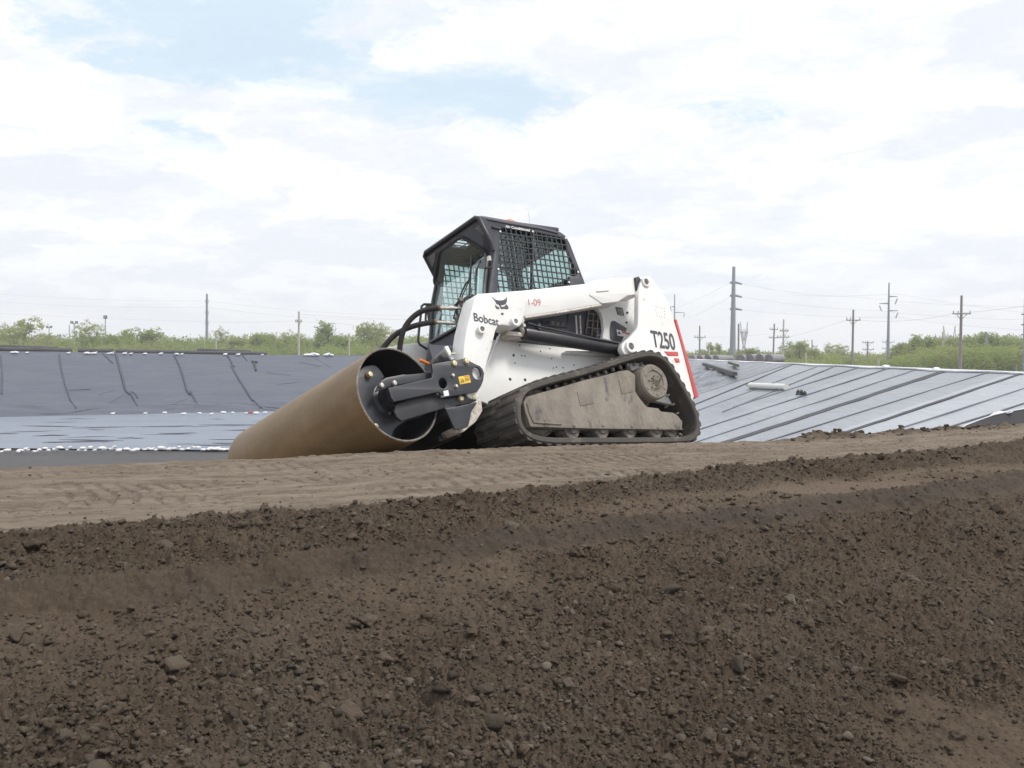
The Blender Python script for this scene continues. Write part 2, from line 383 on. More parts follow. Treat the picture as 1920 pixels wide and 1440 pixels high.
# ---- rear uprights
up=[(1197.5,549),(1200,535),(1203.5,526),(1207,520.5),(1213,517.5),(1220,519),(1237,541),(1253,566),(1263.5,600),(1277,645),(1290,690),(1303,742),(1290,765),(1200,745),(1176,668),(1168.5,661),(1165,652),(1168,644),(1184,630),(1195,617),(1196.5,606)]
for s in (1,-1):
    u=plate('rear_upright',rounded(ML(up,.80),.02),s*.745,s*.80,MAT['white'],loader,bev=.006)
    plate('inner_plate',ML([(1230,560),(1240,545),(1263,600),(1303,742),(1290,765),(1200,745),(1200,640)],.80),s*.50,s*.53,MAT['white'],u,bev=.004)
    ring_boss('pivot_boss',(1212.5,528),.79,.815,.045,.026,u,'white',s)
    ring_boss('cylinder_boss',c3(1133,855),.80,.825,.055,.030,u,'white_clean',s)
    if s>0:
        b=MB()
        for (x,y,l,h) in ((1428,905,1575,945),(0,0,0,0)):
            if x: plate('red_stripe',ML([c3(1440,903),c3(1572,906),c3(1578,948),c3(1480,946)],.803),.801,.8025,MAT['red'],u,bev=.0003)
        plate('red_stripe',ML([c3(1535,966),c3(1583,970),c3(1591,1010),c3(1552,1010)],.803),.801,.8025,MAT['red'],u,bev=.0003)
        # faint worn decal
        for (a,b_) in ((1230.5,575),(1236,575.5),(1241,577),(1246,578),(1230,581),(1246,583.5),(1231,587),(1247,589),(1233,592),(1237,593),(1241,594),(1246,594.5)):
            x,z=M(a,b_,.803); disc('old_glue_spot',(x,z),.006,.80,.8015,MAT['dirty_white'],u,8,.0002)
    plate('stop_pad',ML([c3(1172,200),c3(1200,192),c3(1232,230),c3(1238,250),c3(1210,290),c3(1196,350),c3(1188,345)],.775),s*.70,s*.775,MAT['black'],loader,bev=.004)
plate('tailgate',ML([(1263.5,600),(1266.5,600),(1307.5,745),(1301,748)],.79),-.795,.808,MAT['red'],loader,bev=.003)
# ---- lift arms
boom=[(905,550),(985,543.6),(1098,531.5),(1112,526),(1122,523.6),(1160,521),(1205,519),(1216,528),(1203,552),(1194.5,554),(1177,555.5),(1160,567),(1148,569),(1128,570),(1060,582),(983,594),(925,600)]
leg=[(895.5,550.5),(985,543.8),(988,560),(985,583),(981,600),(976,611),(967,614.5),(953,611),(941,609),(935,611),(930,618),(926,635),(921,655),(915,673),(911,690),(908,705),(904,728),(898,746),(891,750),(878,745),(874,735),(871,700),(868.5,676),(870,650),(875,617),(886,574),(890,560)]
for s in (1,-1):
    a=plate('lift_arm',rounded(ML(boom,.745),.02),s*.585,s*.745,MAT['white'],loader,bev=.014)
    l=plate('arm_leg',rounded(ML(leg,.765),.018),s*.59,s*.765,MAT['white'],a,bev=.012)
    ring_boss('pivot_boss',(905,616.5),.762,.80,.036,.020,a,'white_clean',s)
    ring_boss('pivot_boss',(968,602),.762,.80,.038,.018,a,'white_clean',s)
    # plated rear section and its weld lines
    plate('arm_gusset',rounded(ML([(1105,553),(1112,528),(1160,523),(1203,521.5),(1202,551),(1176,554),(1158,565.5),(1129,569)],.75),.01),s*.744,s*.752,MAT['white'],a,bev=.003)
    w=MB(); p0=M(1119,545.5,.76);p1=M(1142,543.5,.76); w.bar((p0[0],s*.755,p0[1]),(p1[0],s*.755,p1[1]),.012,.010); w.obj('grab_rib',MAT['white'],a)
    w=MB(); w.tube([(x,s*.735,z) for x,z in ML([(985,595),(1060,583.5),(1128,571.5)],.745)],.009,8); w.obj('lower_weld',MAT['dirty_white'],a)
    # lift cylinder
    A=M(985,626,.68);B=M(1168,655,.68); A=Vector((A[0],s*.68,A[1]));B=Vector((B[0],s*.68,B[1])); d=(B-A).normalized()
    c=MB(); c.tube([A-d*.02,A,B-d*.03,B],[.050,.056,.056,.050],28); co=c.obj('lift_cylinder',MAT['steel_black'],loader,30)
    c=MB(); C_=M(968,603,.68); C_=Vector((C_[0],s*.68,C_[1])); c.tube([C_,A],[.022,.022],14); c.tube([C_+Vector((0,-.06,0)),C_+Vector((0,.06,0))],.035,16); c.obj('rod',MAT['chrome'],co)
    c=MB(); c.tube([(x,s*.74,z) for x,z in ML([(990,606),(1010,612),(1030,616),(1070,625),(1120,636),(1160,643)],.74)],.008,8); c.obj('hydraulic_line',MAT['steel_black'],co)
    c=MB(); c.tube([(B.x,s*.60,B.z),(B.x,s*.76,B.z)],.04,16); c.obj('cylinder_eye',MAT['steel_black'],co)
    cl=MB(); q=M(1012,612,.74); cl.box((q[0],s*.72,q[1]),(.03,.04,.05)); cl.obj('hose_clamp',MAT['steel_black'],co)
# link bar (small) between leg and chassis and grease fitting
g=MB(); q=M(980.5,611,.74); g.tube([(q[0],.72,q[1]),(q[0],.76,q[1])],.014,10); g.obj('grease_fitting',MAT['chrome'],loader)
# cross tube between the leg feet and hydraulic couplers
x0=MB(); x0.tube([(1.02,-.60,.62),(1.02,.60,.62)],.07,20); x0.obj('cross_tube',MAT['dirty_white'],loader)
# quick attach plate and dirty foot
for s in (1,-1):
    qa=[(895,745),(903,752),(905,770),(893,790),(872,808),(865,812),(856,811),(851,803),(858,798),(878,795),(884,770),(886,752)]
    plate('quick_attach_foot',rounded(ML(qa,.70),.01),s*.52,s*.70,MAT['dirty_white'],loader,bev=.006)
plate('quick_attach_plate',[(1.16,.16),(1.20,.16),(1.30,.60),(1.26,.62)],-.62,.62,MAT['steel_black'],loader,bev=.004)
# ---- cab
CY=.44
prof=[(.60,2.045),(.56,2.052),(.2,2.047),(-.20,2.028),(-.268,2.013),(-.318,1.985),(-.352,1.92),(-.454,1.56),(-.50,1.28),(-.47,1.02),(-.42,.82),(.74,.80),(.72,1.0),(.655,1.20),(.56,1.50),(.478,1.76),(.492,1.83)]
w1=ML([(938.5,426.5),(999.5,432.5),(997,560),(933,566),(935.5,490)],CY)
w2=ML([(1002.5,434.5),(1056,446),(1061,453),(1068,480),(1083.5,512),(1080,518),(1068,516.5),(1067.5,552),(1000,556)],CY)
cab=plate('cab',rounded(prof,.02),CY-.035,CY,MAT['charcoal'],loader,[rounded(w1,.015),rounded(w2,.02)],bev=.008)
farside=plate('far_side_wall',rounded(prof,.02),-CY,-CY+.035,MAT['charcoal'],cab,[rounded(w1,.015),rounded(w2,.02)],bev=.008)
def clip_line(poly,axis,v):
    xs=[]
    n=len(poly)
    for i in range(n):
        a,b=poly[i],poly[(i+1)%n]
        if (a[axis]-v)*(b[axis]-v)<0:
            t=(v-a[axis])/(b[axis]-a[axis]); xs.append(a[1-axis]+t*(b[1-axis]-a[1-axis]))
    return sorted(xs)
def grille(name,poly,Yc,pitch,parent,m,w=.009,ox=0,oz=0):
    b=MB()
    x0,x1=min(p[0] for p in poly),max(p[0] for p in poly); z0,z1=min(p[1] for p in poly),max(p[1] for p in poly)
    x=x0+pitch*.5+ox
    while x<x1:
        c=clip_line(poly,0,x)
        for i in range(0,len(c)-1,2): b.bar((x,Yc,c[i]-.01),(x,Yc,c[i+1]+.01),w,.008,(0,1,0))
        x+=pitch
    z=z0+pitch*.5+oz
    while z<z1:
        c=clip_line(poly,1,z)
        for i in range(0,len(c)-1,2): b.bar((c[i]-.01,Yc+.003,z),(c[i+1]+.01,Yc+.003,z),.008,w,(0,0,1))
        z+=pitch*1.02
    o=b.obj(name,m,parent,smooth=False); return o
for s in (1,-1):
    par=cab if s>0 else farside
    g1=grille('side_grille',w1,s*(CY-.006),.0525,par,MAT['steel_black'])
    if s>0: g2=grille('side_grille',w2,s*(CY-.006),.0525,par,MAT['steel_black'])
    pl=plate('side_window',w1,s*(CY-.055),s*(CY-.050),MAT['glass'],par,bev=.0005); pl2=plate('side_window',w2,s*(CY-.055),s*(CY-.050),MAT['glass'],par,bev=.0005)
    fr=MB(); 
for q in ((938,434),(999,434),(1060.5,446.5),(934.5,504.5),(1084,510),(1067,529)):
    x,z=M(*q,CY+.003); disc('grille_screw',(x,z),.009,CY-.002,CY+.006,MAT['white_clean'],cab,8,.001)
# gutter lines on the roof edge
b=MB(); b.tube([(x,CY+.004,z) for x,z in ML([(913,412),(960,421),(1010,429),(1046,438)],CY)],.006,6); b.obj('roof_seam',MAT['charcoal'],cab)
b=MB(); b.tube([(x,CY+.006,z) for x,z in ML([(922,426),(938,430)],CY)],.010,8); b.obj('roof_latch',MAT['steel_black'],cab)
# roof with a visor overhanging the front
rh=[W(*c1(*q),(0,0,1),(0,0,2.02)) for q in [(462,388),(500,325),(560,312),(640,345),(672,368),(620,408),(540,414)]]
rh=[(max(-.2,min(q.x,.5)),max(-.38,min(q.y,.38))) for q in rh]
MT=Matrix.Rotation(.018,3,'Y')
me=flat_mesh('roof',rounded([(-.27,-CY+.01),(.575,-CY+.01),(.575,CY-.01),(-.27,CY-.01)],.03),[rh],.03,.008,MT,(0,0,2.040)); obj('roof',me,MAT['charcoal'],cab)
plate('roof_rear',[(-.25,2.035),(-.29,2.02),(-.345,1.985),(-.345,1.955),(-.25,1.99)],-.41,.41,MAT['charcoal'],cab,bev=.004)
rg_=MB()
for k in range(9): rg_.bar((-.05+k*.055,-.4,2.018),(-.05+k*.055,.4,2.018),.007,.007)
for k in range(14): rg_.bar((-.1,-.38+k*.055,2.018),(.5,-.38+k*.055,2.018),.007,.007)
rg_.obj('roof_grille',MAT['steel_black'],cab,smooth=False)
# rounded visor rim round the front opening
rim=MB(); rp=[(.478,CY-.018,1.76),(.492,CY-.018,1.83),(.585,CY-.018,2.03),(.59,CY-.05,2.048),(.59,-CY+.05,2.048),(.585,-CY+.018,2.03),(.492,-CY+.018,1.83),(.478,-CY+.018,1.76),]
rim.tube(rp,.020,12); rim.obj('visor_rim',MAT['steel_black'],cab,60)
# the front wall: a lower plane sloping forward to the foot and an upper brow plane sloping out to the visor
PB=Vector((.478,0,1.775)); FY=Vector((0,1,0))
TL=Vector((-.30,0,.954)).normalized(); NL=FY.cross(TL); TU=Vector((.107,0,.255)).normalized(); NU=FY.cross(TU)
NF,PF=NL,PB
def F3(px,py,o=0):
    q=W(px,py,NU,PB+NU*o)
    if (q-PB).dot(TU)>=0: return q
    return W(px,py,NL,PB+NL*o)
def F2d(px,py,o=0):
    q=F3(px,py,o); d=q-PB; t=d.dot(TU) if d.z>0 else d.dot(TL); return (q.y,t)
def fplate(name,poly,o,th,m,parent,holes=(),bev=.003):
    me=flat_mesh(name,poly,holes,th,bev,Matrix.Identity(3),(0,0,o))
    bm=bmesh.new(); bm.from_mesh(me); bmesh.ops.bisect_plane(bm,geom=bm.verts[:]+bm.edges[:]+bm.faces[:],dist=1e-5,plane_co=(0,0,0),plane_no=(0,1,0)); 
    for v in bm.verts:
        y,t,z=v.co; T_,N_=(TU,NU) if t>0 else (TL,NL)
        if abs(t)<.004: N_=(NU+NL).normalized()
        v.co=PB+FY*y+T_*t+N_*z
    bm.to_mesh(me); bm.free(); return obj(name,me,m,parent)
CYi=CY-.004
door_px=[(908,560),(909.5,530),(914.5,484),(911,473),(902,464),(868,443.5),(862,442),(856,443.5),(826,466),(820.5,473),(817.5,486),(811.5,528),(808.5,568),(804,645)]
dp=[F2d(*q,.02) for q in door_px]; dl=dp[0][0]; 
zb=dp[-1][1]; door=dp[:1]+dp[1:]; door=[(dp[0][0],zb)]+dp
door=rounded(door,.03)
def inset(poly,d):
    n=len(poly); out=[]; A=sum(poly[i][0]*poly[(i+1)%n][1]-poly[(i+1)%n][0]*poly[i][1] for i in range(n)); sg=1 if A>0 else -1
    for i in range(n):
        p=Vector(poly[i]); a=(p-Vector(poly[i-1])); c=(Vector(poly[(i+1)%n])-p)
        if a.length<1e-6 or c.length<1e-6: out.append(poly[i]); continue
        a.normalize();c.normalize(); na=Vector((-a.y,a.x))*sg; nc=Vector((-c.y,c.x))*sg; m=(na+nc); 
        m=m/max(m.length_squared,.5)*2 *.5*1.0; k=m.normalized()*d/max(m.normalized().dot(na),.5); q=p+k; out.append((q.x,q.y))
    return out
wall=[(-CYi,-.98),(CYi,-.98),(CYi,.262),(-CYi,.262)]
wall=fplate('front_wall',wall,-.02,.03,MAT['charcoal'],cab,[inset(door,.006)],.002)
dr=fplate('front_door',door,.012,.03,MAT['steel_black'],cab,[inset(door,.026)],.006)
fplate('door_glass',inset(door,.024),.010,.006,MAT['glass'],dr,bev=.0006)
for tri in ([(884,431),(898.5,419.5),(914,450)],[(795.6,485),(812.4,474.5),(811,492),(804,509)]):
    t=[F2d(*q,.03) for q in tri]; fplate('corner_light',rounded(t,.012),-.002,.008,MAT['lamp_glass'],cab,bev=.002)
# door latch, handle, hinge
def tubeW(name,pts,r,m,parent,n=8,closed=False):
    b=MB(); b.tube([W(px,py,(0,1,0),(0,Y,0)) for px,py,Y in pts],r,n,closed=closed); return b.obj(name,m,parent,60)
b=MB(); q=F3(917,485,.05); b.box(q,(.02,.03,.04)); b.obj('door_latch',MAT['chrome'],dr)
b=MB(); pts=[F3(px,py,.06) for px,py in ((923,502),(912,502),(909.5,505),(907,530),(906,552))]; b.tube(pts,.008,8); b.obj('grab_handle',MAT['steel_black'],cab)
# wiper
b=MB(); pts=[F3(px,py,.05) for px,py in ((884,478),(883,500),(880,552))]; b.tube(pts,.009,6); pts=[F3(px,py,.055) for px,py in ((882,522),(872,534),(864,552),(857,574),(850,598))]; b.tube(pts,.007,6); pts=[F3(px,py,.05) for px,py in ((882,505),(878,530),(862,566))]; b.tube(pts,.005,6)
b.obj('wiper',MAT['black'],dr)
# rear window with grille, floor, seat, lap bar, head liner
RB=Vector((-.33,0,1.97)); TR=Vector((.13,0,.64)).normalized(); NR=FY.cross(TR)
def R2d(px,py): q=W(px,py,NR,RB); return (q.y,(q-RB).dot(TR))
rwh=[R2d(*c1(*q)) for q in [(1135,640),(1165,580),(1255,540),(1340,480),(1420,430),(1500,405),(1590,430),(1630,490),(1648,600),(1645,690),(1560,730),(1450,790),(1250,830),(1150,790)]]
rwh=[(max(min(x,.385),-.385),max(min(y,-.03),-.66)) for x,y in rwh]
MR=Matrix((FY,TR,NR)).transposed()
me=flat_mesh('rear_wall',[(-.405,-1.12),(.405,-1.12),(.405,0),(-.405,0)],[rwh],.02,.002,MR,RB-NR*.02); obj('rear_wall',me,MAT['charcoal'],cab)
me=flat_mesh('rear_window',rwh,(),.004,.0005,MR,RB-NR*.02); obj('rear_window',me,MAT['glass'],cab)
seat=[(-.30,1.08),(.12,1.06),(.16,1.10),(.12,1.16),(-.20,1.19),(-.30,1.62),(-.36,1.66),(-.41,1.62),(-.36,1.2)]
plate('seat',chaikin(seat,2),-.22,.22,MAT['dark'],cab,bev=.03)
b=MB(); b.tube([(-.25,-.3,1.55),(.05,-.3,1.42),(.16,-.25,1.38),(.16,.25,1.38),(.05,.3,1.42),(-.25,.3,1.55)],.018,8); b.obj('lap_bar',MAT['black'],cab)
plate('floor_pan',[(-.42,.83),(.72,.83),(.72,.86),(-.42,.86)],-.40,.40,MAT['dark'],cab)
for s in (-1,1):
    plate('joystick_tower',[(.1,.86),(.34,.86),(.36,1.25),(.18,1.3)],s*.30,s*.38,MAT['dark'],cab,bev=.02)
# lower cab side: louvres, pipes and mesh over the engine bay
ls=plate('engine_side_cover',ML([(940,560),(1130,555),(1133,650),(940,650)],.46),.445,.46,MAT['charcoal'],loader,bev=.003)
for i in range(6):
    x=1015+i*9.3; y=600+i*1.0
    plate('louvre',ML([(x,y),(x+6,y+.6),(x+6,y+8),(x,y+7.2)],.463),.461,.464,MAT['mudsteel'] if i>1 else MAT['dark'],ls,bev=.0005)
b=MB(); p0=M(1012,609,.47);p1=M(1066,613,.47); b.bar((p0[0],.467,p0[1]),(p1[0],.467,p1[1]),.012,.012); p0=M(1068,585,.47);p1=M(1066,612,.47); b.bar((p0[0],.467,p0[1]),(p1[0],.467,p1[1]),.012,.012); b.obj('louvre_frame',MAT['charcoal'],ls)
for x in (1080,1087.5):
    b=MB(); p0=M(x,592,.49);p1=M(x+1.5,626,.49); b.tube([(p0[0],.49,p0[1]),(p1[0],.49,p1[1])],.007,8); b.obj('copper_pipe',MAT['dirty_white'],ls)
mp=ML([(1104,582),(1118,576),(1124,588),(1130,612),(1130,633),(1098,626)],.48)
plate('grille_recess',mp,.462,.466,MAT['dark'],ls,bev=.0005)
b=MB()
for (a_,c_) in (((1104,582),(1098,626)),((1113,587),(1109,630)),((1121,590),(1119,631)),((1102,588),(1124,590)),((1100.5,601),(1129,604)),((1099,614),(1130,618)),((1109,614),(1120,626)),((1117,630),(1130,629))):
    p0=M(*a_,.48);p1=M(*c_,.48); b.bar((p0[0],.482,p0[1]),(p1[0],.482,p1[1]),.008,.008)
b.obj('wire_mesh',MAT['mudsteel'],ls,smooth=False)
# beacon, aerial
bx,bz=-.02,2.045
b=MB(); b.lathe([(0,0),(0,.065),(.035,.06),(.055,.035),(.06,0)],Matrix(((1,0,0),(0,0,1),(0,1,0))).to_3x3(),24)
bo=b.obj('beacon',MAT['orange'],cab,40)
q=W(972,416,(0,0,1),(0,0,2.05))
for v in bo.data.vertices: v.co+=Vector((q.x,max(min(q.y,.3),-.3),2.060))
q=W(1003,423,(0,0,1),(0,0,2.045)); yy=max(min(q.y,.36),-.3)
b=MB(); b.tube([(q.x,yy,2.03),(q.x,yy,2.07)],.018,10); b.obj('aerial_base',MAT['black'],cab)
b=MB(); b.tube([(q.x,yy,2.06),(q.x,yy,2.22)],.0009,6); b.obj('aerial',MAT['black'],cab)
# mirror bracket beside the far front corner
br=tubeW('side_guard',[(812,571,-.50),(795,570.5,-.50),(790.5,574,-.50),(789,590,-.5),(785.5,620,-.5),(784,640,-.5),(787,646,-.5),(801,655,-.5),(806,648,-.5),(812,605,-.5)],.011,MAT['steel_black'],cab,10)
tubeW('brace',[(799,575,-.5),(798,600,-.5),(803,605,-.5)],.010,MAT['steel_black'],br)
b=MB(); q=W(808,588,(0,1,0),(0,-.46,0)); b.box(q,(.05,.05,.16)); b.obj('mirror_box',MAT['black'],cab)  # dark box of the mirror, no lamp
# nose plate below the door and dark round headlight housing beside the arm
b=MB(); pts=[W(px,py,(1,0,0),(x,0,0)) for px,py,x in ((803,646,.74),(848,648,.74),(862,690,.95),(818,695,.95))]
b.add(pts+[p-Vector((.03,0,.03)) for p in pts],[(0,1,2,3),(7,6,5,4),(0,4,5,1),(1,5,6,2),(2,6,7,3),(3,7,4,0)]); b.obj('nose_plate',MAT['charcoal'],loader)
plate('front_bulkhead',[(.80,.30),(.84,.30),(.78,.80),(.74,.80)],-.48,.48,MAT['dark'],loader)
# hydraulic couplers bundled beside the near arm
b=MB()
for pts in ([(868,566,.55),(860,566,.52),(855,572,.5),(858,590,.5),(862,606,.5)],[(880,556,.5),(872,560,.5),(866,580,.48),(860,600,.46),(856,640,.46)],[(886,553,.46),(874,575,.46),(864,610,.46),(858,650,.46)]):
    b.tube([W(px,py,(0,1,0),(0,Y,0)) for px,py,Y in pts],.012,8)
b.obj('hydraulic_hose',MAT['hose'],loader,60)
b=MB()
for px,py in ((863,562),(866,570),(862,592),(857,598)):
    q=W(px,py,(0,1,0),(0,.53,0)); b.box(q,(.03,.03,.035),Matrix.Rotation(.5,3,'Y'))
b.obj('coupler_block',MAT['mudsteel'],loader)
# ---- lettering
def text_quad(name,txt,bl,br_,tl,Y,m,parent,th=.0012,bold=0.,quad_w=None,sx=1):
    cu=D.curves.new(name,'FONT'); cu.body=txt; cu.size=1; cu.offset=bold; cu.fill_mode='FRONT'; cu.space_character=1.0
    o=D.objects.new(name,cu); COL.objects.link(o); dg=bpy.context.evaluated_depsgraph_get(); dg.update()
    me=D.meshes.new_from_object(o.evaluated_get(dg)); D.objects.remove(o); D.curves.remove(cu)
    co=np.array([v.co[:] for v in me.vertices]); x0,y0=co[:,0].min(),co[:,1].min(); wx,wy=co[:,0].max()-x0,co[:,1].max()-y0
    A,B,C=[Vector((*M(*q,Y),)) for q in (bl,br_,tl)]
    for v in me.vertices:
        u=(v.co.x-x0)/wx; t=(v.co.y-y0)/wy; p=A+(B-A)*u+(C-A)*t; v.co=(p.x,Y,p.y)
    me.update(); bm=bmesh.new(); bm.from_mesh(me)
    for f in bm.faces:
        f.normal_update()
    bmesh.ops.recalc_face_normals(bm,faces=bm.faces)
    bm.to_mesh(me); bm.free(); me.name=name
    return obj(name,me,m,parent,smooth=False)
leg_o=[o for o in loader.children if o.name.startswith('lift_arm')][0]
leg_p=[o for o in D.objects if o.name.startswith('arm_leg') and o.parent==leg_o][0]
upr=[o for o in loader.children if o.name.startswith('rear_upright')][0]
text_quad('lettering','Bobcat',(889.3,601.5),(936.2,611.3),(887.6,586),.7685,MAT['decal_grey'],leg_o,bold=.012)
text_quad('model_number','T250',(1224.5,650.5),(1268,657),(1219,618.5),.8035,MAT['decal_grey'],upr,bold=.018)
text_quad('marker_writing','1-09',(992,572.5),(1014.5,573),(990.5,560.5),.7485,MAT['red'],leg_o,bold=-.012)
text_quad('cab_lettering','Air Conditioned',(947.5,426.5),(993,434.2),(948,421.5),CY+.0035,MAT['white_clean'],cab,bold=.02)
logo=MB()
def lg(pts):
    base=len(logo.v); q=[M(*c1(*a),.7685) for a in pts]
    return q
lo_parts=[[(865,885),(885,903),(905,918),(945,925),(985,918),(1003,905),(1018,890),(1016,935),(1005,958),(985,967),(960,970),(930,965),(912,955),(900,930)],
 [(903,965),(915,982),(935,992),(942,1012),(915,1005),(900,985)],[(938,965),(953,972),(965,990),(990,985),(1010,960),(1025,980),(1036,1000),(1020,1012),(985,1005),(965,1012),(950,995)],
 [(956,1052),(970,1046),(986,1052),(980,1068),(965,1068)]]
lgo=None
for i,pp in enumerate(lo_parts):
    o=plate('cat_emblem' if i==0 else 'emblem_piece',[M(*c1(*a),.768) for a in pp],.7655,.7680,MAT['decal_grey'],leg_o,bev=.0002)
    if i==0: lgo=o
# merge the emblem into one mesh
def join_into(base,others):
    bm=bmesh.new(); bm.from_mesh(base.data)
    for o in others: bm.from_mesh(o.data)
    bm.to_mesh(base.data); bm.free()
    for o in others: D.objects.remove(o)
join_into(lgo,[o for o in D.objects if o.name.startswith('emblem_piece')])
# ================================================================== THE ROLLER ATTACHMENT
roller=empty('drum_roller',mat=MW)
tag(roller,'long tan smooth steel drum mounted crosswise on the front of the track loader','drum roller')
DYA,DSL,DD=0.799232725,0.369102508,7.28
kD=DD/8.07800197; DR=.387748*kD; DL=1.9821*kD
c0=at_y(746.6276,739.0636,DD)
ax=Vector((-math.sin(DYA)*math.cos(DSL),math.cos(DYA)*math.cos(DSL),-math.sin(DSL)))
c0m=RI@(c0-TM); axm=RI@ax
u=axm.cross(RI@Vector((0,0,1))).normalized(); v=u.cross(axm)       # v = up-ish
MD=Matrix((u,-axm,-v)).transposed()       # local y -> out of the near end ; x -> u ; z -> down
MD=Matrix((u,-axm,u.cross(-axm))).transposed()
M4=Matrix.Translation(c0m)@MD.to_4x4()
def dpt(px,py,o=0):       # photograph -> drum end plane at offset o outwards (local x,z)
    n=-axm; q=W(px,py,n,c0m+n*o); l=MD.transposed()@(q-c0m); return (l.x,l.z)
b=MB(); R0=DR
b.lathe([(0,R0-.004),(-.006,R0),(-DL*.5,R0+.001),(-DL+.02,R0),(-DL,R0-.006),(-DL,R0-.010),(-DL*.5,R0-.008),(0,R0-.008)],None,128,closed=True)
sh=b.obj('drum_shell',MAT['drum'],roller,30); sh.matrix_local=M4
b=MB(); b.lathe([(-.002,R0-.009),(-DL+.003,R0-.011),(-DL+.003,R0-.017),(-.002,R0-.017)],None,96,closed=True)
li=b.obj('inner_wall',MAT['steel_black'],sh,30)
def dmesh(name,poly,o0,o1,m,parent,holes=(),bev=.003):
    me=flat_mesh(name,poly,holes,abs(o1-o0),bev,MXZ,(0,(o0+o1)/2,0)); o=obj(name,me,m,parent); 
    if parent is roller: o.matrix_local=M4
    return o
b=MB(); b.lathe([(-.001,R0-.0165),(.002,R0-.014),(.002,R0-.004),(-.002,R0-.0015)],None,96,closed=True); b.obj('cut_edge',MAT['mudsteel'],sh,60)
dmesh('inner_bulkhead',circ(0,0,R0-.02,n=64),-.36,-.345,MAT['steel_black'],roller)
dmesh('far_end_plate',circ(0,0,R0-.02,n=64),-DL+.05,-DL+.065,MAT['frame_grey'],roller)
sp_px=[(670,706),(676,693),(684,686.5),(700,684.5),(707,687),(713,694),(721,706.5),(716,712),(708,735),(712,765),(728,782),(750,786),(790,778),(800,775),(790,782),(765,788),(748,797),(739,806),(735,817),(722,815),(700,800),(684,778),(673,750),(669,725)]
spd=dmesh('spider_plate',rounded([dpt(*q,-.10) for q in sp_px],.01),-.112,-.10,MAT['frame_grey'],roller)
def bolt(px,py,o,r,parent,base=True):
    x,z=dpt(px,py,o); a=dmesh('bolt',circ(x,z,r,n=6),o-.03,o,MAT['zincy'],parent,bev=.003)
    if parent is roller: pass
    w=dmesh('washer',circ(x,z,r*1.25,n=20),o-.05,o-.024,MAT['rust'],parent,bev=.002); return a
bolt(695.5,701,-.06,.020,spd); bolt(706.5,798,-.08,.018,spd)
hx,hz=dpt(733,745,-.06)
b=MB(); b.lathe([(-.34,0),(-.34,.165),(-.13,.165),(-.11,.15),(-.09,.09),(-.03,.09),(-.03,0)],None,40)
hb=b.obj('hub_motor',MAT['steel_black'],roller,30); 
for q in hb.data.vertices: q.co.x+=hx; q.co.z+=hz
hb.matrix_local=M4
# side frame: plates parallel to the loader's side, standing inside and beside the drum end
YP=.80
main=[c2(*q) for q in [(905,655),(1225,597),(1262,608),(1300,632),(1345,655),(1385,672),(1412,700),(1430,745),(1420,820),(1395,880),(1360,930),(1060,982),(970,932),(530,1030),(500,990),(470,892),(905,793),(915,725)]]
hole1=[c2(1355+44*math.cos(a),745+60*math.sin(a)+12*math.cos(a)) for a in [2*PI*k/20 for k in range(20)]]
hole2=[c2(1016+43*math.cos(a),845+55*math.sin(a)+8*math.cos(a)) for a in [2*PI*k/18 for k in range(18)]]
mp_=plate('side_frame',ML(main,YP),YP-.022,YP,MAT['frame_grey'],roller,[ML(hole1,YP),ML(hole2,YP)],bev=.003)
plate('hole_backing',ML(hole1,YP),YP-.20,YP-.19,MAT['white_clean'],mp_,bev=.001)  # white disc added for the white arm leg seen through the hole
plate('backing',ML([c2(*q) for q in [(930,690),(1180,640),(1200,900),(960,950)]],YP),YP-.13,YP-.11,MAT['dark'],mp_,bev=.001)
arm=[c2(*q) for q in [(905,797),(905,920),(970,934),(532,1028),(505,990),(474,890)]]
ab=plate('arm_beam',ML(arm,YP-.025),YP-.11,YP-.024,MAT['steel_black'],mp_,bev=.004)
e=MB(); e.tube([(x,YP-.006,z) for x,z in ML([c2(*q) for q in [(476,888),(492,925),(508,985),(535,1026)]],YP)],.0065,8); e.obj('torch_cut_edge',MAT['rust'],mp_)
low=[c2(*q) for q in [(545,1060),(700,1000),(960,938),(1060,982),(1360,932),(1358,975),(1350,1025),(1060,1085),(600,1222),(562,1190),(530,1130)]]
lp=plate('lower_frame',rounded(ML(low,YP-.05),.01),YP-.075,YP-.05,MAT['steel_black'],roller,bev=.003)
ub=[c2(*q) for q in [(345,932),(372,870),(402,822),(450,790),(620,757),(660,760),(900,735),(905,800),(470,880),(440,900)]]
upl=plate('upper_bracket',ML(ub,YP-.06),YP-.085,YP-.06,MAT['frame_grey'],roller,bev=.003)
hang=[c2(*q) for q in [(1042,1098),(1200,1070),(1358,1030),(1340,1075),(1300,1130),(1285,1215),(1268,1282),(1190,1308),(1138,1308)]]
hp=plate('attach_bracket',rounded(ML(hang,YP-.03),.012),YP-.05,YP-.03,MAT['frame_grey'],roller,bev=.003)
plate('bracket_web',ML([c2(*q) for q in [(965,1120),(1035,1085),(1045,1150),(980,1210),(960,1240)]],YP-.25),YP-.28,YP-.25,MAT['frame_grey'],hp,bev=.003)
plate('bracket_web',ML([c2(*q) for q in [(968,1375),(1120,1310),(1145,1375),(985,1430)]],YP-.3),YP-.33,YP-.3,MAT['frame_grey'],hp,bev=.003)
# cross frame that joins the near side plate to the far one, in front of the loader
b=MB(); b.bar((1.20,YP-.03,.60),(1.30,-.95,.50),.12,.14); b.bar((1.32,YP-.05,.34),(1.42,-.95,.25),.10,.10); b.obj('cross_beam',MAT['steel_black'],roller)
b=MB()
fc=c0m+axm*(DL-.02)
b.bar((1.25,-.95,.52),tuple(fc),.03,.16); b.obj('far_frame',MAT['steel_black'],roller)
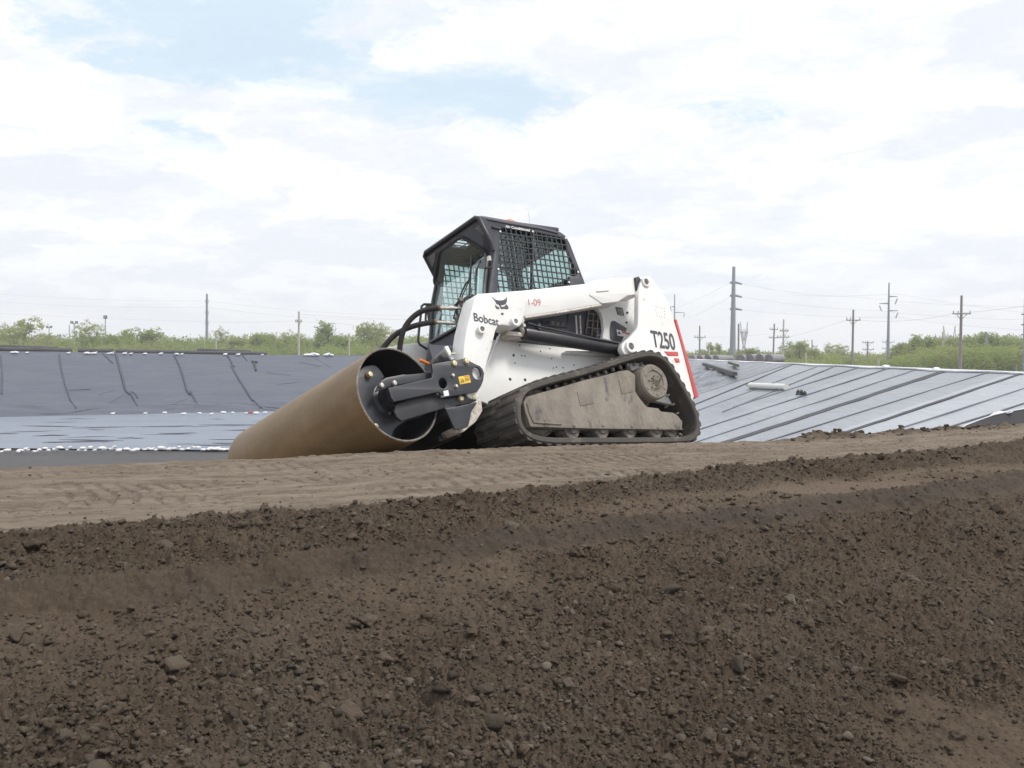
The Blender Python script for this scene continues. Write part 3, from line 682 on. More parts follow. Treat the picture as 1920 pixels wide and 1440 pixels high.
# bolts on the near frame
def ybolt(q,r,Y,parent,m='zincy'):
    x,z=M(*c2(*q),Y); w=disc('washer',(x,z),r*1.35,Y-.006,Y+.004,MAT['mudsteel'],parent,18,.001); disc('bolt',(x,z),r,Y,Y+.016,MAT[m],parent,6,.002)
for q in ((1127,650),(1248,628)): ybolt(q,.020,YP,mp_)
for q in ((1112,770),(1145,878)): ybolt(q,.012,YP,mp_,'chrome')
for q in ((1193,1000),(1318,978)): ybolt(q,.019,YP-.045,lp)
for q in ((400,870),(528,846)): ybolt(q,.016,YP-.055,upl,'chrome')
yl=plate('warning_sticker',rounded(ML([c2(*q) for q in [(1168,782),(1278,762),(1298,838),(1188,858)]],YP+.002),.003),YP+.0005,YP+.002,MAT['yellow'],mp_,bev=.0002)
plate('sticker_bar',ML([c2(*q) for q in [(1225,776),(1276,767),(1278,778),(1227,787)]],YP+.003),YP+.0021,YP+.003,MAT['orange'],yl,bev=.0001)
plate('sticker_symbol',ML([c2(*q) for q in [(1192,840),(1210,797),(1230,833)]],YP+.003),YP+.0021,YP+.003,MAT['black'],yl,[ML([c2(*q) for q in [(1201,832),(1210,810),(1221,829)]],YP+.003)],bev=.0001)
for k in range(3):
    plate('sticker_line',ML([c2(*q) for q in [(1236,797+k*11),(1282,789+k*11),(1283,793+k*11),(1237,801+k*11)]],YP+.003),YP+.0021,YP+.003,MAT['black'],yl,bev=.0001)
wl=plate('plate_label',ML([c2(*q) for q in [(1004,932),(1052,922),(1064,975),(1014,986)]],YP-.02),YP-.045,YP+.0015,MAT['white_clean'],mp_,bev=.001)
# grease line and small fittings inside the drum end
def wt(name,pts,r,m,parent,n=8):
    b=MB(); b.tube([W(px,py,(0,1,0),(0,Y,0)) for (px,py),Y in pts],r,n); return b.obj(name,m,parent,60)
wt('grease_line',[(c2(545,862),.72),(c2(585,835),.72),(c2(620,840),.71),(c2(700,822),.71),(c2(760,812),.70)],.0085,MAT['chrome'],upl)
wt('grease_line',[(c2(520,1060),.66),(c2(545,1090),.66),(c2(585,1100),.66),(c2(615,1080),.66),(c2(635,1070),.66)],.008,MAT['chrome'],lp)
x=wt('fitting',[(c2(622,1072),.67),(c2(650,1068),.67)],.016,MAT['chrome'],lp)
for q in ((620,1115),(490,1142)):
    px=c2(*q); xx,zz=M(*px,.64); disc('motor_bolt',(xx,zz),.012,.60,.64,MAT['chrome'],lp,6,.002)
xx,zz=M(*c2(540,1130),.58); disc('motor_cover',(xx,zz),.075,.50,.60,MAT['mudsteel'],lp,24,.01)
# white locking lever, orange tube and dark guard behind the plate
plate('locking_lever',ML([c2(*q) for q in [(1028,482),(1062,472),(1130,600),(1098,610)]],.66),.645,.665,MAT['white_clean'],roller,bev=.003)
wt('lever_pin',[(c2(1100,552),.68),(c2(1142,548),.68)],.007,MAT['chrome'],roller)
wt('orange_hose_end',[(c2(782,612),.45),(c2(872,652),.45)],.013,MAT['orange'],roller,10)
g=[c2(*q) for q in [(905,640),(930,590),(985,540),(1030,500),(1080,485),(1140,482),(1190,510),(1218,560),(1225,600),(905,660)]]
plate('guard_plate',rounded(ML(g,.60),.02),.56,.60,MAT['black'],roller,bev=.006)
# hydraulic hoses
h1=[((868,578),.52),((848,579),.50),((836,578.5),.48),((822,577.5),.45),((803,579.5),.40),((786,585),.35),((770,598),.30),((759,613),.26),((753,630),.23),((750,648),.20),((749,665),.18),((752,690),.15)]
h2=[((862,607),.50),((846,606),.48),((832,605),.46),((815,604),.42),((795,606.5),.36),((776,611),.30),((757,618),.24),((740,628),.18),((727,641),.14),((717,655),.10),((712,672),.06),((715,700),.02)]
for h in (h1,h2):
    pts=chaikin([tuple(W(px,py,(0,1,0),(0,Y,0))) for (px,py),Y in h[3:]],2,False)
    o=MB(); o.tube(pts,.0215,12); ho=o.obj('hydraulic_hose',MAT['hose'],roller,60)
    o=MB(); a=W(*h[3][0],(0,1,0),(0,h[3][1],0)); b_=W(*h[0][0],(0,1,0),(0,h[0][1],0)); d=(b_-a)
    o.tube([a-d*.02,a+d*.06],.025,12); o.obj('ferrule',MAT['rust'],ho,40)
    o=MB(); o.tube([a+d*.06,a+d*.10,a+d*.45,a+d*.46,a+d*.60,a+d*.61,a+d],[.013,.015,.015,.020,.020,.013,.013],10); o.obj('hose_fitting',MAT['chrome'],ho,40)
# ================================================================== TERRAIN
def h2d(ix,iy,seed):
    h=(ix.astype(np.int64)*374761393+iy.astype(np.int64)*668265263+seed*1274126177)&0xffffffff
    h=((h^(h>>13))*1274126177)&0xffffffff; h=h^(h>>16)
    return (h&0xffffff)/float(0xffffff)
def vnoise(x,y,seed=0):
    ix=np.floor(x);iy=np.floor(y);fx=x-ix;fy=y-iy;ix=ix.astype(np.int64);iy=iy.astype(np.int64)
    fx=fx*fx*(3-2*fx);fy=fy*fy*(3-2*fy)
    a=h2d(ix,iy,seed);b=h2d(ix+1,iy,seed);c=h2d(ix,iy+1,seed);d=h2d(ix+1,iy+1,seed)
    return (a+(b-a)*fx)*(1-fy)+(c+(d-c)*fx)*fy
def fbm(x,y,sc,oct=4,seed=0,gain=.5):
    t=0;a=1;s=0
    for o in range(oct):
        t=t+a*(vnoise(x*sc,y*sc,seed+o*17)-.5); s+=a; a*=gain; sc*=2.03
    return t/s*2
def domes(x,y,cell,seed,dens=1.0):
    """lumps: one rounded lump per cell, height 0..1"""
    gx=x/cell;gy=y/cell;ix=np.floor(gx).astype(np.int64);iy=np.floor(gy).astype(np.int64)
    best=np.zeros_like(x)
    for i in(-1,0,1):
        for j in(-1,0,1):
            cx=ix+i;cy=iy+j
            px=cx+.5+(h2d(cx,cy,seed)-.5)*.9;py=cy+.5+(h2d(cx,cy,seed+5)-.5)*.9
            r=.22+.45*h2d(cx,cy,seed+9)**1.5; on=h2d(cx,cy,seed+13)<dens
            dd=((gx-px)**2+(gy-py)**2)/(r*r)
            hh=np.where((dd<1)&on,np.sqrt(np.clip(1-dd,0,1))*r*1.6,0); best=np.maximum(best,hh)
    return best
EL,ES=(.9023,.4311),(-.4311,.9023)
LS=[-6,-.06,1.2,2.5,3.3,4.9,5.7,6.5,7.4,8.6,14]
SCs=[6.3,6.44,6.55,6.60,6.60,6.84,6.90,6.87,6.81,6.79,6.7]
ZCs=[-.65,-.65,-.67,-.67,-.67,-.73,-.74,-.73,-.70,-.69,-.68]
L1=[-6,-.03,2.3,4.06,7.24,12]; S1=[4.2,4.49,4.81,5.18,5.75,6.2]
L2=[-6,-.03,.58,1.99,2.95,4.45,5.87,12]; S2=[3.7,3.95,3.88,4.17,4.24,4.44,4.66,5.0]
NP_=np.array([RM[0][2],RM[1][2],RM[2][2]])
def zplane(x,y): return TM.z-.012-(NP_[0]*(x-TM.x)+NP_[1]*(y-TM.y))/NP_[2]
def sm(a,b,x): t=np.clip((x-a)/(b-a),0,1); return t*t*(3-2*t)
def base(x,y):
    l=EL[0]*x+EL[1]*y; s=ES[0]*x+ES[1]*y
    sc=np.interp(l,LS,SCs); zc=np.interp(l,LS,ZCs); s1=np.interp(l,L1,S1); s2=np.interp(l,L2,S2)+.09*fbm(l,s*0,1.9,5,91,.6)
    s3=s2-.13-.08*fbm(l,s*0,2.7,5,93,.6)
    h3=s2-s3
    zt=np.where(s>s1,-.725+(zc+.725)*np.clip((s-s1)/(sc-s1),0,1)**.8,
       np.where(s>s2,-.80+.075*np.clip((s-s2)/(s1-s2),0,1),
       np.where(s>s3,-.862+.062*np.clip((s-s3)/h3,0,1)**.8,-.862-.25*(s3-s))))
    zt=np.where(s<2.2,np.maximum(zt,-.862-.25*(s3-2.2)-.06*(2.2-s)),zt)
    zt=np.maximum(zt,-1.75)
    w=sm(-.03,.03,s-sc); zp=zplane(x,y)
    zp=np.where(s>sc+6,zp,zp)
    return zt*(1-w)+zp*w,l,s,sc,s1,s2,s3
WT=143.9
def wcoord(x,y): return -.3714*x+.9285*y
def ftop(x): return np.interp(x,[-70,-58,-38,0,19,32],[-.02,-.1,-.5,-.8,-.9,-4.3])
def H(x,y):
    zb,l,s,sc,s1,s2,s3=base(x,y)
    w=wcoord(x,y)
    rb=np.where(x<17.5,-.8-(17.5-x)/3,np.where(x<18.8,-.8,-.8-(x-18.8)*.3)); rb=rb+.10*np.clip(vnoise(x*.9,y*.5,201)-.3,0,1)*((x>17.9)&(x<20))*(y>30)
    ft=ftop(x); fw=np.where(w<WT,ft-(WT-w)*(ft+6.7)/27,np.where(w<WT+7,ft+.0,ft-(w-WT-7)*.3))
    lb=-.3-np.abs(x+120)*.3
    pit=(s>sc)&(x<17.5)&(w<WT)&(x>-120)
    fl=np.where(pit,-6.7,-4.2)
    far=np.maximum(np.maximum(rb,fw),np.maximum(lb,fl))
    return np.where(s>sc,np.maximum(zb,far),np.maximum(zb,np.where(x>16,-1.8,-9))) 
def detail(x,y):
    """clod and track relief on top of the base shape"""
    zb,l,s,sc,s1,s2,s3=base(x,y)
    wob=.10*fbm(l,s,1.1,3,5)+.05*fbm(l,s,4.,2,6)
    packed=sm(-.02,.10,s-s1+wob)                      # hard packed strip
    right=sm(6.2,8.5,l)*packed*.0
    strip=sm(-.03,.06,s-s2)*(1-packed)               # dark loose windrow
    smooth2=sm(.10,.26,s-s2)*0+sm(1.6,3.4,l)*sm(.0,.05,s-s2)*(1-sm(.26,.44,s-s2+wob*.6))   # scraped brown band beside the step
    smooth2=smooth2*np.clip(.85+1.0*fbm(l,s*2,1.6,4,63),0,1)
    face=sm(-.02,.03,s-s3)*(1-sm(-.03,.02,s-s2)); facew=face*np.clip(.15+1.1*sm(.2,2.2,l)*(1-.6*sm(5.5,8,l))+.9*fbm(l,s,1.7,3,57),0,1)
    slope=1-sm(-.06,.02,s-s3+wob*.4); smz=sm(-.75,-.15,s-s3)*(1-sm(1.4,2.6,l))*slope*np.clip(.9+1.2*fbm(l,s,1.4,3,47),0,1)
    bald=sm(.10,.55,fbm(l,s,1.9,3,44)+.70*sm(1.7,2.8,l)*sm(3.2,2.5,s)-.22)*slope
    rough=np.clip(strip*(1-smooth2*.85)+slope*(1-.72*bald)*(1-.6*smz)+packed*.03+face*.55,0,1)
    z=rough*(.016*domes(x,y,.085,1,.3)+.016*domes(x,y,.040,2,.6)+.018*domes(x,y,.021,3,.85)+.010*domes(x,y,.012,4,.9)+.014*fbm(x,y,24,3,8,.6))
    z+=smz*.022*fbm(l*.7+s*.6,s*3.2,3.5,4,49,.6)
    z+=slope*.030*domes(l,s,.42,33,.35)*.6
    z+=face*(.028*fbm(l,s,7,4,59,.6)+.02*domes(x,y,.11,60,.4))
    z+=.016*strip*domes(x,y,.15,21,.4)*(1-smooth2)
    z+=(slope*.045+strip*.02+packed*.008)*fbm(x,y,2.3,4,11)+slope*.03*fbm(l*.6,s,1.1,2,13)
    # windrow of clods where loose soil meets the packed strip
    ed=np.exp(-((s-s1+wob+.02)/.09)**2); z+=ed*.018*domes(x,y,.085,31,.6)*(.5+.8*vnoise(l*1.3,s*0,3))
    ed2=np.exp(-((s-s2)/.06)**2); z+=ed2*.035*np.clip(fbm(l,s,3.1,4,61)+.2,0,1)
    # packed soil: lug prints across the strip, streaks along it
    ph=l/.098+.8*fbm(l,s,1.5,2,71); lane=np.clip(vnoise(s*3.2,l*.25,73)*1.6-.35,0,1)
    lug=np.clip(np.sin(ph*2*PI+1.5*np.sin(s*9))-.2,0,1)
    z-=packed*lane*lug*.022*np.clip(vnoise(l*2.7,s*5,75)*1.8-.3,0,1)
    z+=packed*(.008*fbm(l*.16,s,10,5,77,.6)+.004*fbm(x,y,20,4,79)+.007*domes(x,y,.05,80,.08))
    z+=packed*np.exp(-((s-sc+.12)/.1)**2)*.015*domes(x,y,.09,81,.5)
    # small mound of clods on the crest to the right
    md=np.exp(-((l-6.25)/.35)**2-((s-sc+.08)/.14)**2)+.7*np.exp(-((l-7.0)/.22)**2-((s-sc+.06)/.12)**2)+.55*sm(6.9,7.5,l)*np.exp(-((s-sc+.1)/.09)**2)
    z+=md*(.035+.06*domes(x,y,.12,85,.9)+.03*domes(x,y,.06,86,.9))
    fade=1-sm(.15,.5,s-sc)
    return z*(.12+.88*fade),dict(packed=packed,smz=smz,pkc=sm(-.07,.20,s-s1+wob+.05*fbm(l,s,9,3,6)),strip=strip,slope=slope,face=facew,bald=bald,smooth2=smooth2,l=l,s=s,s1=s1,s2=s2,sc=sc,ed=ed,md=md)
NEAR_R=13.0; NEAR_A=math.radians(46); R_IN=2.2
def near_ground():
    na=1420; nr=1000
    A=np.linspace(-NEAR_A,NEAR_A,na); rr=R_IN*(10.6/R_IN)**np.linspace(0,1,nr); rr=np.concatenate([rr,np.linspace(10.6,NEAR_R,40)[1:]]); nr=len(rr)
    AA,RR=np.meshgrid(A,rr); x=RR*np.sin(AA); y=RR*np.cos(AA)
    z=H(x,y); dz,mk=detail(x,y)
    edge=np.minimum(1,np.minimum((NEAR_A-np.abs(AA))/.03,np.minimum((NEAR_R-RR)/.5,(RR-R_IN)/.1)))
    z=z+dz*edge
    V=np.stack([x,y,z],-1).reshape(-1,3)
    idx=np.arange(na*nr).reshape(nr,na); Fq=np.stack([idx[:-1,:-1],idx[:-1,1:],idx[1:,1:],idx[1:,:-1]],-1).reshape(-1,4)
    me=np_mesh('ground',V,Fq)
    # masks as a colour attribute: r packed, g darker step face, b brown band, a loose
    at=me.color_attributes.new('soil','FLOAT_COLOR','POINT')
    c=np.zeros((len(V),4),np.float32); c[:,0]=mk['pkc'].ravel()*(1-.75*np.clip(mk['ed']*2.2,0,1).ravel()*(mk['packed']<.9).ravel())
    c[:,0]*=(1-.8*np.clip(mk['md'].ravel()*1.5,0,1))
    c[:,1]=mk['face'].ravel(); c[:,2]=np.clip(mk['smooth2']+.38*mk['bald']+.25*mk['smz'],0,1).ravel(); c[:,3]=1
    at.data.foreach_set('color',c.ravel())
    return me
def soil_mat(name,attr=True,const=(0,0,0)):
    m,nt=new_mat(name); out=N(nt,'ShaderNodeOutputMaterial'); b=N(nt,'ShaderNodeBsdfPrincipled'); LK(nt,b.outputs[0],out.inputs[0])
    tc=N(nt,'ShaderNodeTexCoord'); v=tc.outputs['Object']
    if attr:
        a=N(nt,'ShaderNodeAttribute'); a.attribute_name='soil'; sep=N(nt,'ShaderNodeSeparateColor'); LK(nt,a.outputs['Color'],sep.inputs[0]); pk,face_dk,br=sep.outputs
    n1=noise(nt,v,3.5,8,.65); dark=ramp(nt,n1.outputs[0],[(.3,(.045,.032,.022)),(.7,(.090,.066,.046))]).outputs[0]
    nL=noise(nt,v,1.1,4,.6); dark=mixc(nt,ramp(nt,nL.outputs[0],[(.38,(0,0,0)),(.66,(.32,.32,.32))]).outputs[0],dark,(.112,.091,.072))
    n2=noise(nt,v,34,6,.7); f2=ramp(nt,n2.outputs[0],[(.5,(0,0,0)),(.72,(.75,.75,.75))]).outputs[0]; dark=mixc(nt,f2,dark,(.112,.087,.066))
    n5=noise(nt,v,140,3,.6); f5=ramp(nt,n5.outputs[0],[(.66,(0,0,0)),(.72,(.8,.8,.8))]).outputs[0]; dark=mixc(nt,f5,dark,(.19,.16,.128))
    if attr:
        n3=noise(nt,mapping(nt,v,(1,1,1),(0,0,-.446)).outputs[0],1.0,2); 
        vs=mapping(nt,mapping(nt,v,(1,1,1),(0,0,-.446)).outputs[0],(1.0,4.2,4)).outputs[0]
        n3=noise(nt,vs,2.2,7,.65); tan=ramp(nt,n3.outputs[0],[(.28,(.105,.083,.064)),(.5,(.185,.150,.118)),(.75,(.250,.208,.168))]).outputs[0]
        n4=noise(nt,v,55,5,.7); f4=ramp(nt,n4.outputs[0],[(.55,(0,0,0)),(.7,(.6,.6,.6))]).outputs[0]; tan=mixc(nt,f4,tan,(.165,.128,.098))
        n6=noise(nt,vs,3.6,8,.74,.6); f6=ramp(nt,n6.outputs[0],[(.50,(0,0,0)),(.58,(.85,.85,.85))]).outputs[0]; tan=mixc(nt,f6,tan,(.115,.088,.068))
        n7=noise(nt,v,120,2,.5); f7=ramp(nt,n7.outputs[0],[(.68,(0,0,0)),(.74,(.6,.6,.6))]).outputs[0]; tan=mixc(nt,f7,tan,(.40,.36,.31))
        col=mixc(nt,math_(nt,'MULTIPLY',br,.62),dark,(.150,.112,.083))
        col=mixc(nt,math_(nt,'MULTIPLY',face_dk,.55),col,(.058,.048,.042))  # step face mixed towards a darker brown
        col=mixc(nt,pk,col,tan)
    else:
        a=N(nt,'ShaderNodeAttribute'); a.attribute_name='tone'; sv=N(nt,'ShaderNodeSeparateColor'); LK(nt,a.outputs['Color'],sv.inputs[0])
        col=mixc(nt,sv.outputs[0],dark,(.235,.205,.172)); col=mixc(nt,sv.outputs[1],col,(.044,.036,.029))
    LK(nt,col,b.inputs['Base Color']); b.inputs['Roughness'].default_value=.93; b.inputs['Specular IOR Level'].default_value=.2
    nb=noise(nt,v,70,7,.72); bp=N(nt,'ShaderNodeBump'); bp.inputs['Distance'].default_value=.010; LK(nt,nb.outputs[0],bp.inputs['Height']); LK(nt,bp.outputs[0],b.inputs['Normal'])
    return m
MAT['soil']=soil_mat('soil'); MAT['clod']=soil_mat('clod_soil',False)
g=obj('ground',near_ground(),MAT['soil'],ang=180); tag(g,kind='structure')
# surrounding land with the pit: one sheet out to the horizon, with the near patch cut out
def land():
    A=np.concatenate([np.linspace(-PI,-NEAR_A,60)[:-1],np.linspace(-NEAR_A,NEAR_A,220),np.linspace(NEAR_A,PI,60)[1:]])
    rr=np.concatenate([[0.05,1.0,R_IN],np.geomspace(R_IN+.4,NEAR_R,24),np.geomspace(NEAR_R*1.03,260,190),np.geomspace(280,1250,16)])
    AA,RR=np.meshgrid(A,rr); x=RR*np.sin(AA); y=RR*np.cos(AA); z=H(x,y)
    z-=np.where(RR>NEAR_R+.3,.06,0)
    V=np.stack([x,y,z],-1).reshape(-1,3); na=len(A); idx=np.arange(V.shape[0]).reshape(len(rr),na)
    keep=~((np.abs((AA[:-1,:-1]+AA[:-1,1:])/2)<NEAR_A)&(RR[:-1,:-1]>=R_IN-.01)&(RR[1:,:-1]<=NEAR_R+.01))
    Fq=np.stack([idx[:-1,:-1],idx[:-1,1:],idx[1:,1:],idx[1:,:-1]],-1)[keep].reshape(-1,4)
    return np_mesh('land',V,Fq)
def land_mat():
    m,nt=new_mat('land'); out=N(nt,'ShaderNodeOutputMaterial'); b=N(nt,'ShaderNodeBsdfPrincipled'); LK(nt,b.outputs[0],out.inputs[0])
    tc=N(nt,'ShaderNodeTexCoord'); v=tc.outputs['Object']
    n1=noise(nt,v,.35,8,.65); c=ramp(nt,n1.outputs[0],[(.35,(.085,.068,.052)),(.65,(.17,.135,.105))]).outputs[0]
    n2=noise(nt,v,.05,4,.6); f=ramp(nt,n2.outputs[0],[(.5,(0,0,0)),(.6,(1,1,1))]).outputs[0]
    sp=N(nt,'ShaderNodeSeparateXYZ'); LK(nt,v,sp.inputs[0]); far=math_(nt,'GREATER_THAN',sp.outputs[1],175); ln_=N(nt,'ShaderNodeVectorMath'); ln_.operation='LENGTH'; LK(nt,v,ln_.inputs[0]); nr_=math_(nt,'LESS_THAN',ln_.outputs['Value'],22)
    c=mixc(nt,nr_,c,(.10,.082,.066))
    c=mixc(nt,math_(nt,'MULTIPLY',far,f),c,(.10,.12,.045))
    LK(nt,c,b.inputs['Base Color']); b.inputs['Roughness'].default_value=.95
    nb=noise(nt,v,3,6,.7); bp=N(nt,'ShaderNodeBump'); bp.inputs['Distance'].default_value=.15; LK(nt,nb.outputs[0],bp.inputs['Height']); LK(nt,bp.outputs[0],b.inputs['Normal'])
    return m
MAT['land']=land_mat()
tag(obj('land',land(),MAT['land'],ang=180),kind='structure')
# pit floor of dark gravelly soil
xs=np.linspace(-125,20,80); ys=np.linspace(24,72,30); X,Y=np.meshgrid(xs,ys); Z=np.full_like(X,-6.66)+.05*fbm(X,Y,.3,3,3)
idx=np.arange(X.size).reshape(X.shape); Fq=np.stack([idx[:-1,:-1],idx[:-1,1:],idx[1:,1:],idx[1:,:-1]],-1).reshape(-1,4)
MAT['pit']=pmat('pit_floor',(.050,.050,.056),(.075,.073,.076),.4,.8,c3=(.12,.11,.10),s3=1.2,lo3=.6,bump=.06,bscale=3,mscale=(1,4,1))
tag(obj('pit_floor',np_mesh('pit_floor',np.stack([X,Y,Z],-1).reshape(-1,3),Fq),MAT['pit'],ang=180),kind='structure')
# ---- loose clods: far too many to count, one mesh
def ico(sub):
    bm=bmesh.new(); bmesh.ops.create_icosphere(bm,subdivisions=sub,radius=1)
    v=np.array([q.co[:] for q in bm.verts]); f=np.array([[q.index for q in fc.verts] for fc in bm.faces]); bm.free(); return v,f
def clods(name,n,smin,smax,sub,power,seed,region,protos=7):
    rg=np.random.default_rng(seed); v0,f0=ico(sub); PR=[]
    for k in range(protos):
        d=np.ones(len(v0)); 
        for fq,am in ((1.3,.26),(2.9,.24),(5.5,.18)):
            o=rg.uniform(0,50,3); d+=am*(np.sin(v0@rg.normal(0,fq,3)+o[0])+np.sin(v0@rg.normal(0,fq,3)+o[1])+np.sin(v0@rg.normal(0,fq,3)+o[2]))*.6
        v=v0*d[:,None]
        for _ in range(4):          # broken facets
            nn=rg.normal(0,1,3); nn/=np.linalg.norm(nn); h=rg.uniform(.5,.85); e=np.clip(v@nn-h,0,None); v=v-np.outer(e,nn)*.9
        PR.append(v*np.array([1,rg.uniform(.6,1),rg.uniform(.38,.68)]))
    pts=[];tot=0
    while tot<n:
        l,s,keep=region(rg,n*2); l=l[keep];s=s[keep]; pts.append(np.stack([l,s],1)); tot+=len(l)
    P=np.concatenate(pts)[:n]; x=EL[0]*P[:,0]+ES[0]*P[:,1]; y=EL[1]*P[:,0]+ES[1]*P[:,1]
    z=H(x,y)+detail(x,y)[0]
    sz=smin*(1-rg.random(n)*(1-(smin/smax)**power))**(-1/power)
    ang=rg.uniform(0,2*PI,n); tilt=rg.normal(0,.35,n); k=rg.integers(0,protos,n)
    V=np.empty((n,len(v0),3),np.float32)
    for q in range(protos):
        m=k==q; vv=PR[q][None]*sz[m][:,None,None]
        ct,st=np.cos(tilt[m])[:,None],np.sin(tilt[m])[:,None]; a=vv[:,:,0];b_=vv[:,:,1];c=vv[:,:,2]
        b2=b_*ct-c*st;c2_=b_*st+c*ct; ca,sa=np.cos(ang[m])[:,None],np.sin(ang[m])[:,None]
        V[m,:,0]=a*ca-b2*sa+x[m][:,None];V[m,:,1]=a*sa+b2*ca+y[m][:,None];V[m,:,2]=c2_+(z[m]+sz[m]*.18)[:,None]
    Fa=(f0[None]+(np.arange(n)*len(v0))[:,None,None]).reshape(-1,3)
    return V.reshape(-1,3),Fa
def reg_slope(rg,n):
    # even per view angle rather than per area, so near soil stays finely covered
    r=2.5*(8.2/2.5)**rg.random(n); a=rg.uniform(-.62,.62,n); x=r*np.sin(a); y=r*np.cos(a)
    zb,l,s,sc,s1,s2,s3=base(x,y); dz,mk=detail(x,y)
    p=mk['slope']*(1-.80*mk['bald'])*(1-.6*mk['smz'])+mk['strip']*(1-.9*mk['smooth2'])*.9+.22*mk['face']
    return l,s,rg.random(n)<p
def reg_edge(rg,n):
    l=rg.uniform(-2.5,10,n); l1=np.interp(l,L1,S1); s=l1+rg.normal(-.06,.10,n)-.10*fbm(l,l1,1.1,3,5); k=(vnoise(l*1.4,l*0,3)>.35)|(rg.random(n)<.35)
    return l,s,k
def reg_crest(rg,n):
    l=rg.uniform(5.8,9.5,n); sc=np.interp(l,LS,SCs); s=sc+rg.normal(-.08,.07,n); k=rg.random(n)<(np.exp(-((l-6.25)/.35)**2)+.7*np.exp(-((l-7.)/.25)**2)+.35*(l>7.2))
    return l,s,k
def reg_pack(rg,n):
    l=rg.uniform(-2.5,10,n); s1=np.interp(l,L1,S1); sc=np.interp(l,LS,SCs); s=s1+(sc-s1)*rg.random(n); return l,s,rg.random(n)<.7
parts=[clods('a',60000,.0030,.011,1,1.9,1,reg_slope),clods('b',15000,.0065,.018,2,2.4,2,reg_slope),clods('c',620,.014,.042,3,2.6,3,reg_slope),
       clods('d',2500,.004,.024,2,1.8,4,reg_edge),clods('e',260,.010,.04,2,1.6,5,reg_crest),clods('f',2600,.0025,.012,1,2.4,6,reg_pack),clods('g',12,.030,.050,3,2.4,8,reg_slope)]
V=[];Fa=[];o_=0
for v,f in parts: V.append(v);Fa.append(f+o_);o_+=len(v)
me=np_mesh('soil_clods',np.concatenate(V),np.concatenate(Fa)); me.shade_smooth()
tone=[]; rg_=np.random.default_rng(4)
for (v,f),nv in zip(parts,(12,42,162,42,42,12,162)):
    n_=len(v)//nv; lt=np.where(rg_.random(n_)<.22,rg_.uniform(.08,.48,n_)**1.2,rg_.uniform(0,.14,n_)); dk=np.where(rg_.random(n_)<.35,rg_.uniform(0,.8,n_),0); tone.append(np.repeat(np.stack([lt,dk,lt*0,lt*0+1],1),nv,0))
at=me.color_attributes.new('tone','FLOAT_COLOR','POINT'); at.data.foreach_set('color',np.concatenate(tone).astype(np.float32).ravel())
o=D.objects.new('soil_clods',me); COL.objects.link(o); me.materials.append(MAT['clod'])
tag(o,'loose dark brown clods and crumbs of soil scattered over the bank','soil clods',kind='stuff')
# ================================================================== WORLD, SUN, VIEW
SUN_EL,SUN_AZ=math.radians(58),math.radians(103)      # azimuth measured from +y towards +x
wd=D.worlds.new('World'); SC.world=wd; wd.use_nodes=True; nt=wd.node_tree; nt.nodes.clear()
out=N(nt,'ShaderNodeOutputWorld'); bg=N(nt,'ShaderNodeBackground'); LK(nt,bg.outputs[0],out.inputs[0]); bg.inputs[1].default_value=.1
sky=N(nt,'ShaderNodeTexSky'); sky.sky_type='NISHITA'; sky.sun_disc=False; sky.sun_elevation=SUN_EL; sky.sun_rotation=SUN_AZ; sky.air_density=1.0; sky.dust_density=2.0; sky.ozone_density=1.2
tc=N(nt,'ShaderNodeTexCoord'); gv=tc.outputs['Generated']
sp=N(nt,'ShaderNodeSeparateXYZ'); LK(nt,gv,sp.inputs[0])
# cloud layer coordinates: direction projected on a plane overhead, softened near the horizon
zz=math_(nt,'ADD',math_(nt,'MAXIMUM',sp.outputs[2],0.0),.22)
cv=N(nt,'ShaderNodeCombineXYZ'); LK(nt,math_(nt,'DIVIDE',sp.outputs[0],zz),cv.inputs[0]); LK(nt,math_(nt,'DIVIDE',sp.outputs[1],zz),cv.inputs[1])
CP=cv.outputs[0]
def cpos(px,py):
    d=ray_w(px,py).normalized(); z=max(d.z,0)+.22; return (d.x/z,d.y/z)
n1=noise(nt,CP,1.5,9,.60,.35); n1.inputs['Scale'].default_value=1.9
warp=noise(nt,CP,1.3,6,.6); wv=N(nt,'ShaderNodeVectorMath'); wv.operation='MULTIPLY_ADD'; LK(nt,warp.outputs['Color'],wv.inputs[0]); wv.inputs[1].default_value=(.55,.55,0); LK(nt,CP,wv.inputs[2])
warp2=noise(nt,CP,7,6,.65); wv2=N(nt,'ShaderNodeVectorMath'); wv2.operation='MULTIPLY_ADD'; LK(nt,warp2.outputs['Color'],wv2.inputs[0]); wv2.inputs[1].default_value=(.34,.34,0); LK(nt,wv.outputs[0],wv2.inputs[2])
WP=wv2.outputs[0]; WOFF=(.55*.5+.34*.5,)*2
blue=None
